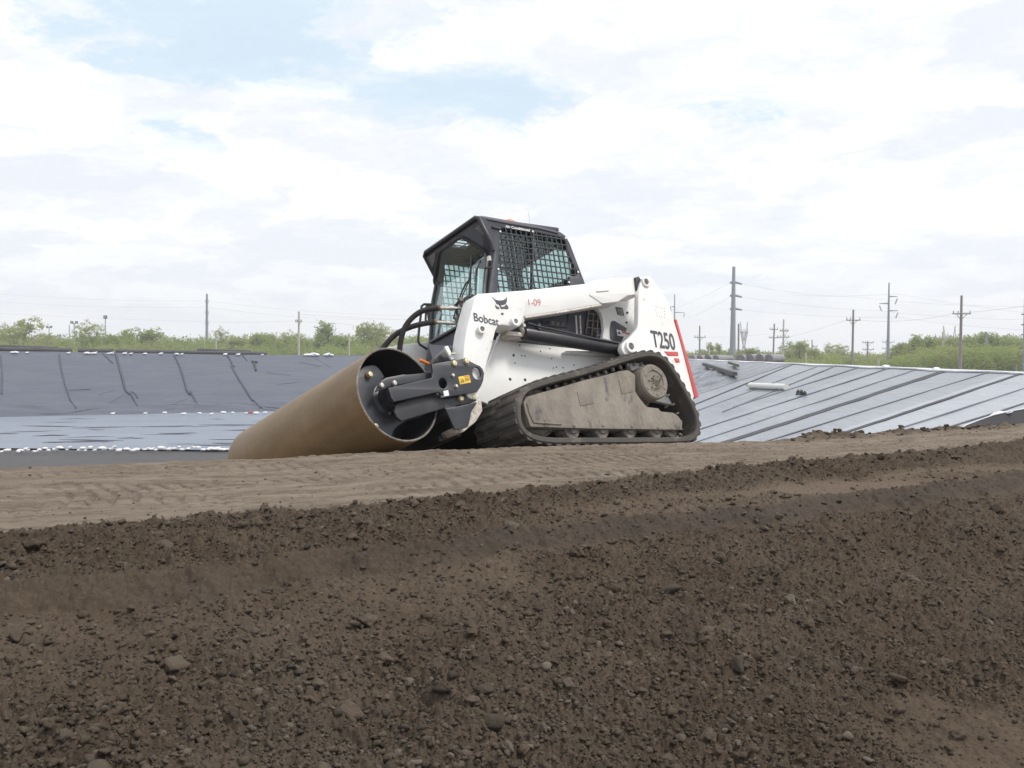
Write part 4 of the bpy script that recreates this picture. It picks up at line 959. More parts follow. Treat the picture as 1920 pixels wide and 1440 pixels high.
for px,py,rx,ry,k in ((400,35,.42,.15,1.15),(480,140,.16,.05,.85),(300,140,.12,.05,.7),(850,190,.46,.10,1.15),(1060,200,.2,.05,.7),(620,70,.25,.08,.8),(360,265,.16,.05,.7),(1370,238,.2,.035,.45),(230,15,.16,.05,.6),(730,20,.20,.05,.5),(560,70,.15,.06,.7)):
    cx,cy=cpos(px,py); s_=N(nt,'ShaderNodeVectorMath'); s_.operation='SUBTRACT'; LK(nt,WP,s_.inputs[0]); s_.inputs[1].default_value=(cx+WOFF[0],cy+WOFF[1],0)
    q=N(nt,'ShaderNodeVectorMath'); q.operation='MULTIPLY'; LK(nt,s_.outputs[0],q.inputs[0]); q.inputs[1].default_value=(1/rx,1/(ry*4.2),0)
    ln=N(nt,'ShaderNodeVectorMath'); ln.operation='LENGTH'; LK(nt,q.outputs[0],ln.inputs[0])
    g_=ramp(nt,ln.outputs['Value'],[(0,(k,k,k)),(1.6/2.2,(0,0,0))]).outputs[0]
    blue=g_ if blue is None else math_(nt,'MAXIMUM',blue,g_)
bn=noise(nt,WP,5.5,10,.62); blue=math_(nt,'ADD',blue,math_(nt,'MULTIPLY_ADD',bn.outputs[0],1.3,-.65))
blue=ramp(nt,blue,[(.10,(0,0,0)),(.72,(1,1,1))],'EASE').outputs[0]
# open sky elsewhere (behind the camera) comes from the noise alone
gen=ramp(nt,n1.outputs[0],[(.30,(.6,.6,.6)),(.40,(0,0,0))]).outputs[0]
blue=math_(nt,'MAXIMUM',blue,math_(nt,'MULTIPLY',gen,.25))
shade=noise(nt,WP,1.55,7,.52); sh=ramp(nt,shade.outputs[0],[(.34,(7.7,8.05,8.75)),(.47,(8.4,8.65,9.1)),(.58,(9.4,9.6,9.8))])
dn=noise(nt,WP,2.6,9,.57); sc_=N(nt,'ShaderNodeVectorMath'); sc_.operation='SCALE'; LK(nt,WP,sc_.inputs[0]); sc_.inputs['Scale'].default_value=.955
dn2=noise(nt,sc_.outputs[0],2.6,9,.57); relief=math_(nt,'SUBTRACT',dn2.outputs[0],dn.outputs[0])
sv_=math_(nt,'MULTIPLY_ADD',relief,1.1,shade.outputs[0]); LK(nt,sv_,sh.inputs[0])
hz=ramp(nt,sp.outputs[2],[(0,(1,1,1)),(.13,(0,0,0))]).outputs[0]
cloud=mixc(nt,math_(nt,'MULTIPLY',hz,.75),sh.outputs[0],(8.0,8.3,8.95))
skyc=mixc(nt,.8,sky.outputs[0],(6.5,8.1,9.3))
low=math_(nt,'GREATER_THAN',sp.outputs[2],-.02)
col=mixc(nt,math_(nt,'MULTIPLY',blue,.85),cloud,skyc)
LK(nt,col,bg.inputs[0])
sd=D.lights.new('sun','SUN'); so=D.objects.new('sun',sd); COL.objects.link(so); sd.energy=2.4; sd.angle=math.radians(13); sd.color=(1,.95,.87)
dv=Vector((math.sin(SUN_AZ)*math.cos(SUN_EL),math.cos(SUN_AZ)*math.cos(SUN_EL),math.sin(SUN_EL))); so.rotation_euler=dv.to_track_quat('Z','Y').to_euler()
SC.view_settings.view_transform='Standard'; SC.view_settings.look='None'; SC.view_settings.exposure=0.22; SC.view_settings.gamma=1
SC.cycles.max_bounces=8; SC.cycles.transparent_max_bounces=16

SC.cycles.volume_bounces=3
# ================================================================== LINERS AND THE FAR PIT
def liner_mat(name,c1,c2,rough,sc=(1,1,1),bump=.02,bs=1.2,c3=None,lo=.6,s3=1.,rot=0):
    m,nt=new_mat(name); out=N(nt,'ShaderNodeOutputMaterial'); b=N(nt,'ShaderNodeBsdfPrincipled'); LK(nt,b.outputs[0],out.inputs[0])
    tc=N(nt,'ShaderNodeTexCoord'); v=mapping(nt,mapping(nt,tc.outputs['Object'],(1,1,1),(0,0,rot)).outputs[0],sc).outputs[0]
    n1=noise(nt,v,.35,6,.6); c=ramp(nt,n1.outputs[0],[(.35,c1),(.65,c2)]).outputs[0]
    if c3: n3=noise(nt,v,s3,7,.7); f=ramp(nt,n3.outputs[0],[(lo,(0,0,0)),(lo+.06,(1,1,1))]).outputs[0]; c=mixc(nt,f,c,c3)
    LK(nt,c,b.inputs['Base Color']); b.inputs['Roughness'].default_value=rough; b.inputs['Specular IOR Level'].default_value=.5
    nb=noise(nt,v,bs,7,.6,.4); bp=N(nt,'ShaderNodeBump'); bp.inputs['Distance'].default_value=bump; LK(nt,nb.outputs[0],bp.inputs['Height']); LK(nt,bp.outputs[0],b.inputs['Normal'])
    return m
MAT['liner_far']=liner_mat('dark_liner',(.040,.051,.082),(.058,.069,.099),.46,(.5,1,2.5),.10,.8,rot=-.38)
MAT['liner_floor']=liner_mat('floor_liner',(.125,.15,.205),(.175,.205,.265),.33,(.12,1,1),.10,1.6,(.12,.13,.16),.60,1.1)
def right_mat():
    m=liner_mat('bank_liner',(.19,.205,.238),(.255,.272,.308),.38,(1,.22,1),.14,1.3,(.15,.162,.19),.60,1.6)
    nt=m.node_tree; b=[n for n in nt.nodes if n.type=='BSDF_PRINCIPLED'][0]; src=b.inputs['Base Color'].links[0].from_socket
    tc=N(nt,'ShaderNodeTexCoord'); s=N(nt,'ShaderNodeSeparateXYZ'); LK(nt,tc.outputs['Object'],s.inputs[0]); f=math_(nt,'LESS_THAN',s.outputs[1],36.9); g=math_(nt,'LESS_THAN',s.outputs[1],50.6)
    c=mixc(nt,math_(nt,'MULTIPLY',g,.22),src,(.42,.44,.48)); c=mixc(nt,math_(nt,'MULTIPLY',f,.38),c,(.50,.52,.57)); LK(nt,c,b.inputs['Base Color']); return m
MAT['liner_right']=right_mat()
MAT['liner_wrinkled']=liner_mat('wrinkled_liner',(.085,.095,.12),(.14,.15,.18),.22,(.6,1.,1),.35,.9,(.30,.32,.37),.62,1.4)
MAT['seam']=pmat('seam_flap',(.070,.076,.092),(.13,.138,.16),3,.5,mscale=(.3,1,1))
MAT['seam_light']=pmat('thin_seam',(.13,.14,.165),(.21,.225,.26),3,.5,mscale=(.3,1,1))
MAT['seam_dark']=pmat('dark_seam_flap',(.030,.032,.038),(.055,.058,.066),3,.6,mscale=(.3,1,1))
MAT['fold']=pmat('liner_fold',(.026,.036,.070),(.04,.052,.09),1,.6)
MAT['liner_white']=pmat('white_liner_edge',(.66,.67,.70),(.55,.56,.60),2,.4)
MAT['liner_black']=pmat('black_liner',(.014,.014,.017),(.028,.028,.033),2,.65,bump=.01,bscale=5)
MAT['bag']=pmat('sandbag_cloth',(.80,.80,.83),(.68,.68,.71),4,.7,bump=.01,bscale=14)
MAT['bag_red']=pmat('red_bag_cloth',(.35,.06,.06),(.25,.05,.05),4,.7)
def sheet(name,X,Y,Z,m,parent=None):
    idx=np.arange(X.size).reshape(X.shape); Fq=np.stack([idx[:-1,:-1],idx[:-1,1:],idx[1:,1:],idx[1:,:-1]],-1).reshape(-1,4)
    return obj(name,np_mesh(name,np.stack([X,Y,Z],-1).reshape(-1,3),Fq),m,parent,ang=180)
# right bank
yy=np.concatenate([np.linspace(18,66,180)]); xx=np.linspace(-4,17.62,90); X,Y=np.meshgrid(xx,yy)
def rbz(x): return -.8-(17.5-np.minimum(x,17.5))/3
Zr=rbz(X)+.03+.03*fbm(X,Y*.3,.5,4,301)
rl=sheet('bank_liner',X,Y,Zr,MAT['liner_right']); tag(rl,'pale grey plastic liner with diagonal seams covering the bank on the right','pit liner')
yy=np.linspace(66,168,220); xx=np.linspace(-4,17.62,140); X,Y=np.meshgrid(xx,yy)
Zr=rbz(X)+.06+.34*np.clip((17.6-X)/2.5,0,1)*(np.abs(fbm(X,Y*.8,.62,4,303))**.8)*np.minimum(1,(Y-66)/4)
wr=sheet('wrinkled_liner',X,Y,Zr,MAT['liner_wrinkled']); tag(wr,'darker crumpled shiny liner at the far end of the right bank','pit liner')
def rb_pt(px,py):
    d=ray_w(px,py); t=-19.9/(3*d.z-d.x); p=d*t; return p
def ribbon(name,pts,w,m,parent,lift=.09,surf=None,n=24,wob=.0,side=(0,1,0)):
    P=[Vector(p) for p in pts]; out=[]; L=sum((P[i+1]-P[i]).length for i in range(len(P)-1))
    seg=max(2,int(n)); V=[];acc=0
    for i in range(len(P)-1):
        k=max(2,int(seg*(P[i+1]-P[i]).length/L))
        for j in range(k): out.append(P[i].lerp(P[i+1],j/k))
    out.append(P[-1]); rr=random.Random(len(name)+int(abs(pts[0][0])*10)); b=MB(); sd=Vector(side)
    off_=0
    for i,p in enumerate(out):
        off_=off_*.8+rr.uniform(-1,1)*wob; ww=w*(.85+.3*rr.random())
        for s_ in(-.5,.5):
            q=p+sd*(s_*ww+off_); q.z=(surf(q.x,q.y) if surf else q.z)+lift+(.02 if s_>0 else 0); V.append(q)
    k=len(V)
    for q in list(V): V.append(q-Vector((0,0,.05)))
    fs=[]
    for i in range(len(out)-1): a=2*i; fs+= [(a,a+1,a+3,a+2),(a+k,a+2+k,a+3+k,a+1+k),(a,a+2,a+2+k,a+k),(a+1,a+1+k,a+3+k,a+3)]
    b.add(V,fs); return b.obj(name,m,parent,60)
rs=lambda x,y: float(rbz(np.array(x)))
for (a_,c_,w,m) in [((1462,695),(1310,757),.7,'seam_dark'),((1513,696),(1317,768),.30,'seam_light'),((1542,698),(1400,756),.45,'seam'),((1588,698),(1423,750),.42,'seam'),((1638,702),(1330,801),.30,'seam'),
    ((1697,702),(1347,817),.14,'seam_light'),((1758,703),(1390,822),1.0,'seam_dark'),((1827,709),(1453,825),.13,'seam'),((1895,711),(1587,813),.62,'seam_dark'),((1975,714),(1660,815),.08,'seam_light'),((2060,716),(1773,806),.12,'seam')]:
    A=rb_pt(*a_);B=rb_pt(*c_); 
    if A.x>17.5 or True:
        t=(17.5-B.x)/(A.x-B.x); A=B+(A-B)*t
    B=B+(B-A)*.25; A.z=B.z=0
    ribbon('seam',[A,B],w*(.42 if w<.8 else .62),MAT[m],rl if A.y<68 else wr,lift=.055,surf=rs,n=30,wob=w*.06)
b=[Vector((17.55+.08*math.sin(y*.7),y,0)) for y in np.linspace(24,112,60)]
ribbon('folded_edge',b,.22,MAT['liner_white'],rl,lift=.10,surf=rs,n=60,side=(1,0,0))
# brighter new panel at the near right and the black under-liner turned up over the crest
def wall_sheet(name,pts_top,pts_bot,m,parent=None,th=.03):
    b=MB(); n=len(pts_top); V=[Vector(p) for p in pts_top]+[Vector(p) for p in pts_bot]
    V+= [v+Vector((0,th,0)) for v in V]
    fs=[]
    for i in range(n-1): fs+=[(i,i+1,n+i+1,n+i),(2*n+i,3*n+i,3*n+i+1,2*n+i+1),(i,2*n+i,2*n+i+1,i+1),(n+i,n+i+1,3*n+i+1,3*n+i)]
    b.add(V,fs); return b.obj(name,m,parent,50)
tp=[(1790,809),(1812,797),(1835,788),(1862,778.5),(1895,771),(1925,766),(1975,759),(2040,754),(2150,748),(2300,742)]; dd=[10.6,11.0,11.4,11.8,12.1,12.3,12.5,12.7,13.0,13.4]
bt=[(1790,812),(1812,812),(1835,811),(1862,810),(1895,809),(1925,808),(1975,806),(2040,804),(2150,800),(2300,795)]
bl=wall_sheet('black_liner_flap',[at_y(*p,q) for p,q in zip(tp,dd)],[at_y(*p,q-.25) for p,q in zip(bt,dd)],MAT['liner_black']); tag(bl,'black sheet edge turned up behind the dirt crest at far right','liner flap')
b=MB(); b.tube([at_y(p[0],p[1]-.3,q-.01) for p,q in zip(tp,dd)],.007,8); b.obj('hem',MAT['liner_white'],bl,60)
wtp=[(1858,779),(1866,773),(1876,770),(1886,771.5),(1893,774),(1900,771)]; wbt=[(1858,781),(1866,779),(1876,777),(1886,775),(1893,774.5),(1900,772)]
wall_sheet('loose_fold',[at_y(*p,12.1) for p in wtp],[at_y(*p,12.0) for p in wbt],MAT['liner_white'],bl)
# far wall
def fw_z(x,y):
    w=wcoord(x,y); ft=ftop(x); return ft-(WT-w)*(ft+6.7)/27
def fw_pt(px,py):
    d=ray_w(px,py); lo,hi=60.,260.
    f=lambda t: d.z*t-float(fw_z(np.array(d.x*t),np.array(d.y*t)))
    for _ in range(50):
        m_=(lo+hi)/2
        if f(m_)>0: lo=m_
        else: hi=m_
    return d*lo
tt=np.linspace(-95,62,260); ww=np.linspace(115.6,WT+.3,70); T_,Wd=np.meshgrid(tt,ww)
# point = P0 + T*dir + (w offset)*normal
X=T_*.9285-Wd*.3714; Y=T_*.3714+Wd*.9285
Z=np.maximum(fw_z(X,Y),-6.68)+.07+.05*fbm(X,Y,.35,4,311)+.10*np.exp(-((Wd-119.5)/2.2)**2)*np.abs(fbm(X*.4,Y,.5,3,313))*3
fl=sheet('far_bank_liner',X,Y,Z,MAT['liner_far']); tag(fl,'dark blue grey liner draped over the far bank of the pit','pit liner')
for pts,w in ([[(217,665),(224,690),(236,735),(243,741)],.55],[[(243,738),(250,748),(257,763)],.5],[[(327,667),(338,690),(347,720),(350,733),(356,741)],.5],[[(358,736),(364,748),(372,763)],.55],[[(427,669),(432,676),(438,689)],.55],[[(434,688),(450,716),(472,750),(474,754)],.55],[[(473,750),(481,758),(490,767)],.5],
     [[(111,667),(114,690),(120,715)],.4],[[(119,713),(126,735),(132,752),(143,767)],.35],[[(1,667),(4,700),(3,740)],.35],[[(193,665),(202,673),(211,682)],.35],[[(247,736),(254,740),(258,748)],.3],[[(455,668),(463,677)],.3]):
    P=[fw_pt(*q) for q in pts]; b=MB(); b.tube([p+Vector((0,0,.08)) for p in P],w*.30,6); b.obj('fold',MAT['fold'],fl,60)
for pts in ([(0,779),(60,778),(120,777),(170,768.5),(225,766)],[(200,769),(240,767),(262,764),(285,759)],[(258,758.5),(300,759),(345,760.5)],[(310,769),(350,768),(378,763),(410,757.5),(440,757),(470,759.5),(500,765),(540,768)],[(430,768),(470,765),(510,771),(560,772)],[(128,733),(160,731.5),(172,732)],[(330,756),(350,749.5)],[(185,741),(215,732)],[(205,757),(233,741)],[(520,722),(560,718)],[(500,700),(545,705)],[(560,680),(600,688)],[(590,672),(620,690)]):
    P=[fw_pt(*q) for q in pts]; b=MB(); b.tube([p+Vector((0,0,.10)) for p in P],[.02]+[.055]*(len(P)-2)+[.02],6); b.obj('wrinkle',MAT['seam'],fl,60)
for pts in ([(472,679.5),(483,681)],[(475.5,680),(478,688),(480,697)]):
    P=[fw_pt(*q) for q in pts]; b=MB(); b.tube([p+Vector((0,0,.15)) for p in P],.13,6); b.obj('tape_mark',MAT['liner_black'],fl,60)
# floor liner
tt=np.linspace(-90,20,120); Yn=np.linspace(0,1,60); X,T_=np.meshgrid(tt,Yn); yend=(117.5+.3714*X)/.9285; Y=70.5+.8*np.sin(X*.13)+T_*(yend-70.5)
fo=sheet('floor_liner',X,Y,np.full_like(X,-6.55)+.03*fbm(X*.3,Y,.5,4,317),MAT['liner_floor']); tag(fo,'lighter grey liner lying flat across the pit floor','pit liner')
def fl_pt(px,py,z=-6.55):
    d=ray_w(px,py); return d*(z/d.z)
rr=random.Random(5)
for k in range(46):
    px=rr.uniform(-20,640); py=rr.uniform(784,838); Lp=rr.uniform(20,130); s_=rr.uniform(-.03,.02)
    P=[fl_pt(px+Lp*t,py+Lp*t*s_+rr.uniform(-.5,.5))+Vector((0,0,.03)) for t in (0,.25,.5,.75,1)]
    q_=rr.uniform(.4,1.0); b=MB(); b.tube(P,[.01,.04*q_,.055*q_,.04*q_,.01],6); b.obj('wrinkle',MAT['seam_light' if q_<.7 else 'seam'],fo,60)
# sandbags
def bag_mesh(seed,neck):
    rg=random.Random(seed); bm=bmesh.new(); bmesh.ops.create_icosphere(bm,subdivisions=3,radius=1)
    ph=[rg.uniform(0,6) for _ in range(6)]
    for v in bm.verts:
        x,y,z=v.co; k=1+.10*math.sin(3*x+ph[0])*math.cos(4*y+ph[1])+.06*math.sin(9*x+ph[2]+5*z)
        v.co=Vector((x*.30*k*(1+.1*abs(z)),y*.20*k,max(z,-.55)*.14*k+.07))
        if neck and x>.45: t=(x-.45)/.55; v.co.z+=t*.20; v.co.y*=1-.6*t; v.co.x-=t*.10
    me=D.meshes.new('sandbag'); bm.to_mesh(me); bm.free(); me.shade_smooth(); me.materials.append(MAT['bag']); return me
BM=[bag_mesh(1,False),bag_mesh(2,True),bag_mesh(3,False),bag_mesh(4,True)]
def bag(p,sc,k,rz,label,group,m=None):
    o=D.objects.new('sandbag',BM[k]); COL.objects.link(o); o.location=p; o.rotation_euler=(0,0,rz); o.scale=(sc,)*3; tag(o,label,'sandbag',group); return o
rg=random.Random(9)
far_px=[(11,0),(73,0),(123,0),(141,1),(149,1),(171,1),(207,0),(212,1),(241,1),(273,1),(309,0),(343,1),(347,1),(374,2),(397,1),(419,2),(436,2),(462,1),(480,0),(497,3),(530,0),(560,1),(590,0)]
for px,k in far_px:
    p=fl_pt(px,776.5+rg.uniform(-1.5,2)); p.z=-6.50; bag(p,rg.uniform(.8,1.1),k,rg.uniform(-.6,.6),'small white sandbag in the upper row at the foot of the far bank','white sandbags along the foot of the far bank')
for px in (3,13,17,34,38,43,49,53,64,69,74,84,90,104,110,115,127,132,150,155,160,170,178,191,196,209,215,220,224,237,242,249,256,271,278,285,293,302,308,318,327,336,341,353,363,371,381,390,395,401,408,414,420,426,434,445,458,470):
    p=fl_pt(px,848.5-px*.008+rg.uniform(-2,1)); p.z=-6.50+rg.choice((0,0,.0,.14)); bag(p,rg.uniform(.45,.85),rg.randrange(4),rg.uniform(-.8,.8),'white sandbag in the crowded row at the near edge of the floor liner','white sandbags along the near edge of the floor liner')
for px in (24,29,51,129,163,172,178,203,210,234,246,272,302,331,341,423,447,492):
    p=fw_pt(px,663.5+px*.009); p.z+=.10; bag(p,rg.uniform(.8,1.25),rg.randrange(4),rg.uniform(-.5,.5),'white sandbag on top of the far bank in front of the black pipes','white sandbags on top of the far bank')
for px in (573,578,584,588,593,611,616,621): 
    p=fw_pt(px,668.5); p.z+=.12+(.15 if px in(616,588) else 0); bag(p,rg.uniform(1.1,1.5),rg.randrange(4),rg.uniform(-.5,.5),'white sandbag heaped on the far bank left of the loader','white sandbags heaped on the far bank')
def one(name,me_obj,label,cat,group=None): tag(me_obj,label,cat,group); return me_obj
rbg=bag_mesh(8,False); rbg.materials.clear(); rbg.materials.append(MAT['bag_red']); o=D.objects.new('sandbag',rbg); COL.objects.link(o); o.location=fl_pt(470,776); o.location.z=-6.5; o.scale=(1.7,1,1); tag(o,'dark red bag among the white bags at the far bank foot','sandbag')
for px,py,lab in ((1660,697.5,'flat white sandbag on the right bank top beside the steel pole with hanging insulators'),(1755,700,'white sandbag at the top of the widest dark seam on the right bank'),(1906,706,'white sandbag beside the dark post at far right')):
    p=at_y(px,py,17.55/((px-960)/FPX)); o=bag(p,{1660:.75,1755:.62,1906:.30}[px],0,.3,lab,None); o.location.z=-.76
# ---- black corrugated pipes on the far bank
MAT['pipe_black']=pmat('black_corrugated_plastic',(.028,.028,.032),(.05,.05,.055),1,.5)
def corr(name,A,B,r,label,group=None,m='pipe_black',pitch=.35):
    A,B=Vector(A),Vector(B); n=max(6,int((B-A).length/pitch*2)); pts=[];rs_=[]
    for i in range(n+1): p=A.lerp(B,i/n); pts.append(p); rs_.append(r*(1 if i%2 else .93))
    b=MB(); b.tube(pts,rs_,14); o=b.obj(name,MAT[m],None,80); tag(o,label,'pipe',group); return o
def wline(px,wofs,z):
    d=ray_w(px,660); t=(WT+wofs)/(-.3714*d.x+.9285*d.y); p=d*t; p.z=z; return p
def pz(px,r): q=wline(px,2,0); return float(ftop(q.x))+r
corr('corrugated_pipe',wline(-60,1.6,pz(-60,.3)+.15),wline(136,1.6,pz(136,.3)),.33,'black corrugated pipe on the far bank, leftmost, ending near the lamp masts','black pipes lying on the far bank')
corr('corrugated_pipe',wline(-30,2.3,pz(-30,.3)+.5),wline(110,2.3,pz(110,.3)+.25),.25,'black corrugated pipe resting on top of the leftmost one','black pipes lying on the far bank')
corr('corrugated_pipe',wline(146,1.8,pz(146,.3)),wline(214,1.8,pz(214,.3)),.34,'short black corrugated pipe below the single lamp mast','black pipes lying on the far bank')
corr('corrugated_pipe',wline(217,1.6,pz(217,.3)),wline(500,1.6,pz(500,.28)),.33,'long black corrugated pipe on the far bank passing the tall slim steel pole','black pipes lying on the far bank')
corr('corrugated_pipe',wline(370,2.4,pz(370,.3)+.4),wline(470,2.4,pz(470,.3)+.3),.22,'thin black pipe resting on the long one by the tall slim steel pole','black pipes lying on the far bank')
# rolls of geotextile behind the right bank
MAT['roll']=pmat('grey_geotextile_roll',(.24,.24,.265),(.17,.17,.19),2,.7)
for i,(px,r) in enumerate(((1294,.38),(1308,.5),(1322,.5),(1337,.52),(1352,.5),(1398,.55),(1414,.6),(1432,.6),(1449,.58))):
    c=at_y(px,668,106+i*.5); r*=.8; c.z=-.95+r*.55
    b=MB(); pr=[]; A=c+Vector((1.6,3,.0)); B=c-Vector((1.0,2.2,.0)); b.tube([A,B],r,22); o=b.obj('geotextile_roll',MAT['roll'],None,40)
    tag(o,'grey rolled sheet lying in the row of rolls behind the right bank','roll','rolls lying behind the right bank')
# beams, pipes and scraps on the right bank
def on_rb(px,py,up=.1): p=rb_pt(px,py); p.z+=up; return p
MAT['timber']=pmat('dark_timber',(.055,.055,.052),(.10,.095,.085),2,.7)
b=MB(); b.bar(on_rb(1320,691.5,.38),on_rb(1378,712,.38),.30,.24); o=b.obj('long_beam',MAT['timber'],None); tag(o,'long dark beam lying aslant on the crumpled liner','beam')
b=MB(); b.bar(on_rb(1367,688.5,.36),on_rb(1383,695,.36),.2,.15); o=b.obj('short_beam',MAT['timber'],None); tag(o,'short dark beam near the top of the crumpled liner','beam')
MAT['pvc']=pmat('white_pvc',(.76,.76,.72),(.68,.68,.62),2,.35)
b=MB(); A=on_rb(1407,729.5,.2); B=on_rb(1474,733,.2); r=.16; d_=(B-A)
b.tube([A,A+d_*.02,A+d_*.03,B],[r*1.12,r*1.12,r,r],20); o=b.obj('white_pipe',MAT['pvc'],None,40); tag(o,'short thick white pipe lying on the right bank liner','pipe')
b=MB(); b.tube([A-d_*.001,A-d_*.10],.06,10); b.obj('inner_tube',MAT['timber'],o); b=MB(); b.tube([A+d_*.72+Vector((0,0,r*.7)),A+d_*.72+Vector((0,0,r*1.25))],.07,10); b.obj('stub',MAT['pvc'],o)
b=MB(); rr=random.Random(2)
for k in range(9): 
    c=on_rb(1495+rr.uniform(0,13),741+rr.uniform(-2.5,2.5),.1); b.tube([c,c+Vector((rr.uniform(-.2,.2),rr.uniform(-.2,.2),rr.uniform(0,.14))),c+Vector((rr.uniform(-.2,.2),0,0))],.05,7)
o=b.obj('black_bundle',MAT['liner_black'],None); tag(o,'small black tangled bundle on the right bank below the white pipe','bundle')
# ================================================================== POLES, MASTS, TOWERS
MAT['steel_pole']=pmat('galvanised_pole',(.26,.29,.34),(.22,.25,.30),.3,.5)
MAT['wood_pole']=pmat('weathered_wood_pole',(.27,.24,.24),(.21,.185,.19),.5,.85)
MAT['pale_pole']=pmat('pale_pole',(.50,.47,.40),(.42,.39,.33),.5,.8)
MAT['insul']=pmat('insulator_grey',(.36,.38,.42),(.3,.32,.36),1,.4)
MAT['lattice']=pmat('lattice_steel',(.36,.38,.41),(.3,.32,.35),1,.5)
GZ=-4.2
def pxm(d): return d/FPX
def pole(name,px,ytop,d,rb_,rt,m,label,cat='utility pole',group=None,lean=0,gz=GZ,arms=(),ins=None,extra=None):
    base=at_y(px,660,d); base.z=gz; top=at_y(px+lean,ytop,d); root=empty(name,base); tag(root,label,cat,group)
    L=lambda p: Vector(p)-base
    b=MB(); b.tube([(0,0,0),L(top)*.5,L(top)],[rb_,(rb_+rt)/2,rt],12); b.obj('pole',MAT[m],root,60)
    for (y,x0,x1,kind) in arms:
        tt=L(at_y(px,y,d)); 
        if kind=='cross':
            A=L(at_y(x0,y,d));B=L(at_y(x1,y,d)); off_=Vector((0,-rb_*.9,0)); b=MB(); b.bar(A+off_,B+off_,.14,.16); b.obj('crossarm',MAT[m],root)
            for f in (.04,.30,.96):
                p=A.lerp(B,f)+off_; b=MB(); b.tube([p,p+Vector((0,0,.45))],[.10,.07],8); b.obj('insulator',MAT['insul'],root)
            if (x1-x0)>20:
                for f in (.2,.8):
                    p=A.lerp(B,f)+off_; q=L(at_y(px,y+ (x1-x0)*.36,d))+off_; b=MB(); b.bar(p,q,.07,.07); b.obj('brace',MAT[m],root)
        if kind=='double':
            A=L(at_y(x0,y,d));B=L(at_y(x1,y,d)); b=MB(); 
            for s_ in (-1,1): b.bar(A+Vector((0,s_*rb_*1.3,0)),B+Vector((0,s_*rb_*1.3,0)),.12,.22)
            b.obj('crossarm',MAT[m],root)
            for f in (.05,.3,.7,.95): p=A.lerp(B,f); b=MB(); b.tube([p,p+Vector((0,0,.4))],[.12,.08],8); b.obj('insulator',MAT['insul'],root)
            q=L(at_y(px,y+12,d)); b=MB(); b.bar(B*.9+A*.1+Vector((0,-.2,0)),q+Vector((0,-.2,0)),.07,.07); b.obj('brace',MAT[m],root)
        if kind=='davit':
            A=L(at_y(x0,y,d)); y1=arms_y.get((px,y),y); B=L(at_y(x1,y1,d)); b=MB(); b.tube([A,B],[.16,.08],8); b.obj('davit_arm',MAT[m],root)
            if ins:
                C=L(at_y(x1+ins[0]*(1 if x1>x0 else -1),y1+ins[1],d)); B2=L(at_y(x1,y1+ins[2],d)); b=MB(); n=10; b.tube([B2.lerp(C,i/n) for i in range(n+1)],[.10 if i%2 else .17 for i in range(n+1)],8); b.obj('insulator',MAT['insul'],root)
    return root
arms_y={}
def dv(px,y,y1): arms_y[(px,y)]=y1
# right side
for y,y1 in ((529,532.5),(554,557.5),(579,581.5)): dv(1375,y,y1)
r0=pole('steel_pole',1373.5,500,260,.85,.38,'steel_pole','tallest thick grey steel pole with three stub arms, right of the loader','utility pole',lean=2.5)
for (y,y1) in ((529,532.5),(553.5,557),(578.5,581)):
    base=Vector(r0.location); L=lambda p: Vector(p)-base
    for (xa,xb,ya,yb) in ((1378,1391,y,y1),(1372,1369,y,y+2)):
        b=MB(); b.tube([L(at_y(xa,ya,260)),L(at_y(xb,yb,260))],[.32,.22],8); b.obj('davit_arm',MAT['steel_pole'],r0)
for y,y1 in ((556,551),(569,566),(582.5,578)): dv(1665.5,y,y1)
pole('steel_pole',1665,530,230,.42,.14,'steel_pole','slim grey steel pole with three upswept arms and hanging insulator strings','utility pole',lean=2,
     arms=[(556,1667,1682.5,'davit'),(569,1665,1649,'davit'),(582.5,1665,1683.5,'davit')],ins=(-4,14,4))
arms_y.update({(1665,556):551,(1665,569):566,(1665,582.5):578})
pole('steel_pole',1264.5,552,330,.36,.15,'steel_pole','thin steel pole with two uneven arms just above the red tailgate','utility pole',arms=[(575,1264,1257,'davit'),(586,1265,1283,'davit')],ins=(-1,9,1),lean=.5)
pole('wood_pole',1598,581,170,.22,.15,'wood_pole','wooden pole with one braced crossarm between the two slim steel poles','utility pole',lean=2,arms=[(600.5,1586,1612.5,'cross')])
pole('wood_pole',1800.5,554,150,.25,.16,'wood_pole','large wooden pole with wide braced crossarm before the tall trees at right','utility pole',lean=2.5,arms=[(588.5,1785,1819,'cross')])
pole('wood_pole',1312,611,230,.2,.14,'wood_pole','wooden pole with single plain crossarm nearest the loader tail','utility pole',arms=[(632.5,1301.5,1322.5,'cross')])
pole('wood_pole',1384.5,607,240,.24,.2,'wood_pole','dark bare wooden pole beside the thick steel pole','utility pole',lean=.5)
pole('wood_pole',1449,607,240,.22,.17,'wood_pole','wooden pole with two thin crossarms, left of the double armed one','utility pole',lean=3,arms=[(618,1443,1458,'cross'),(633.5,1441.5,1459,'cross')])
pole('wood_pole',1468,599,215,.24,.15,'pale_pole','pale wooden pole with two heavy double crossarms','utility pole',lean=1.5,arms=[(620.5,1463,1478,'double'),(632.5,1457,1479.5,'double')])
pole('wood_pole',1523,637,250,.16,.12,'wood_pole','short wooden pole rising out of bushes with one arm','utility pole',lean=-.5,arms=[(650,1523,1532,'cross')])
pole('wood_pole',1627,640,260,.22,.16,'wood_pole','distant wooden pole with two crossarms left of the slim steel pole','utility pole',arms=[(642.5,1616.5,1638,'cross'),(655.5,1616.5,1638,'cross')])
pole('wood_pole',1767,622,200,.22,.16,'pale_pole','pale wooden pole with two crossarms in front of the tall trees','utility pole',lean=1,arms=[(633.5,1752,1783,'cross'),(654,1754,1779,'cross')])
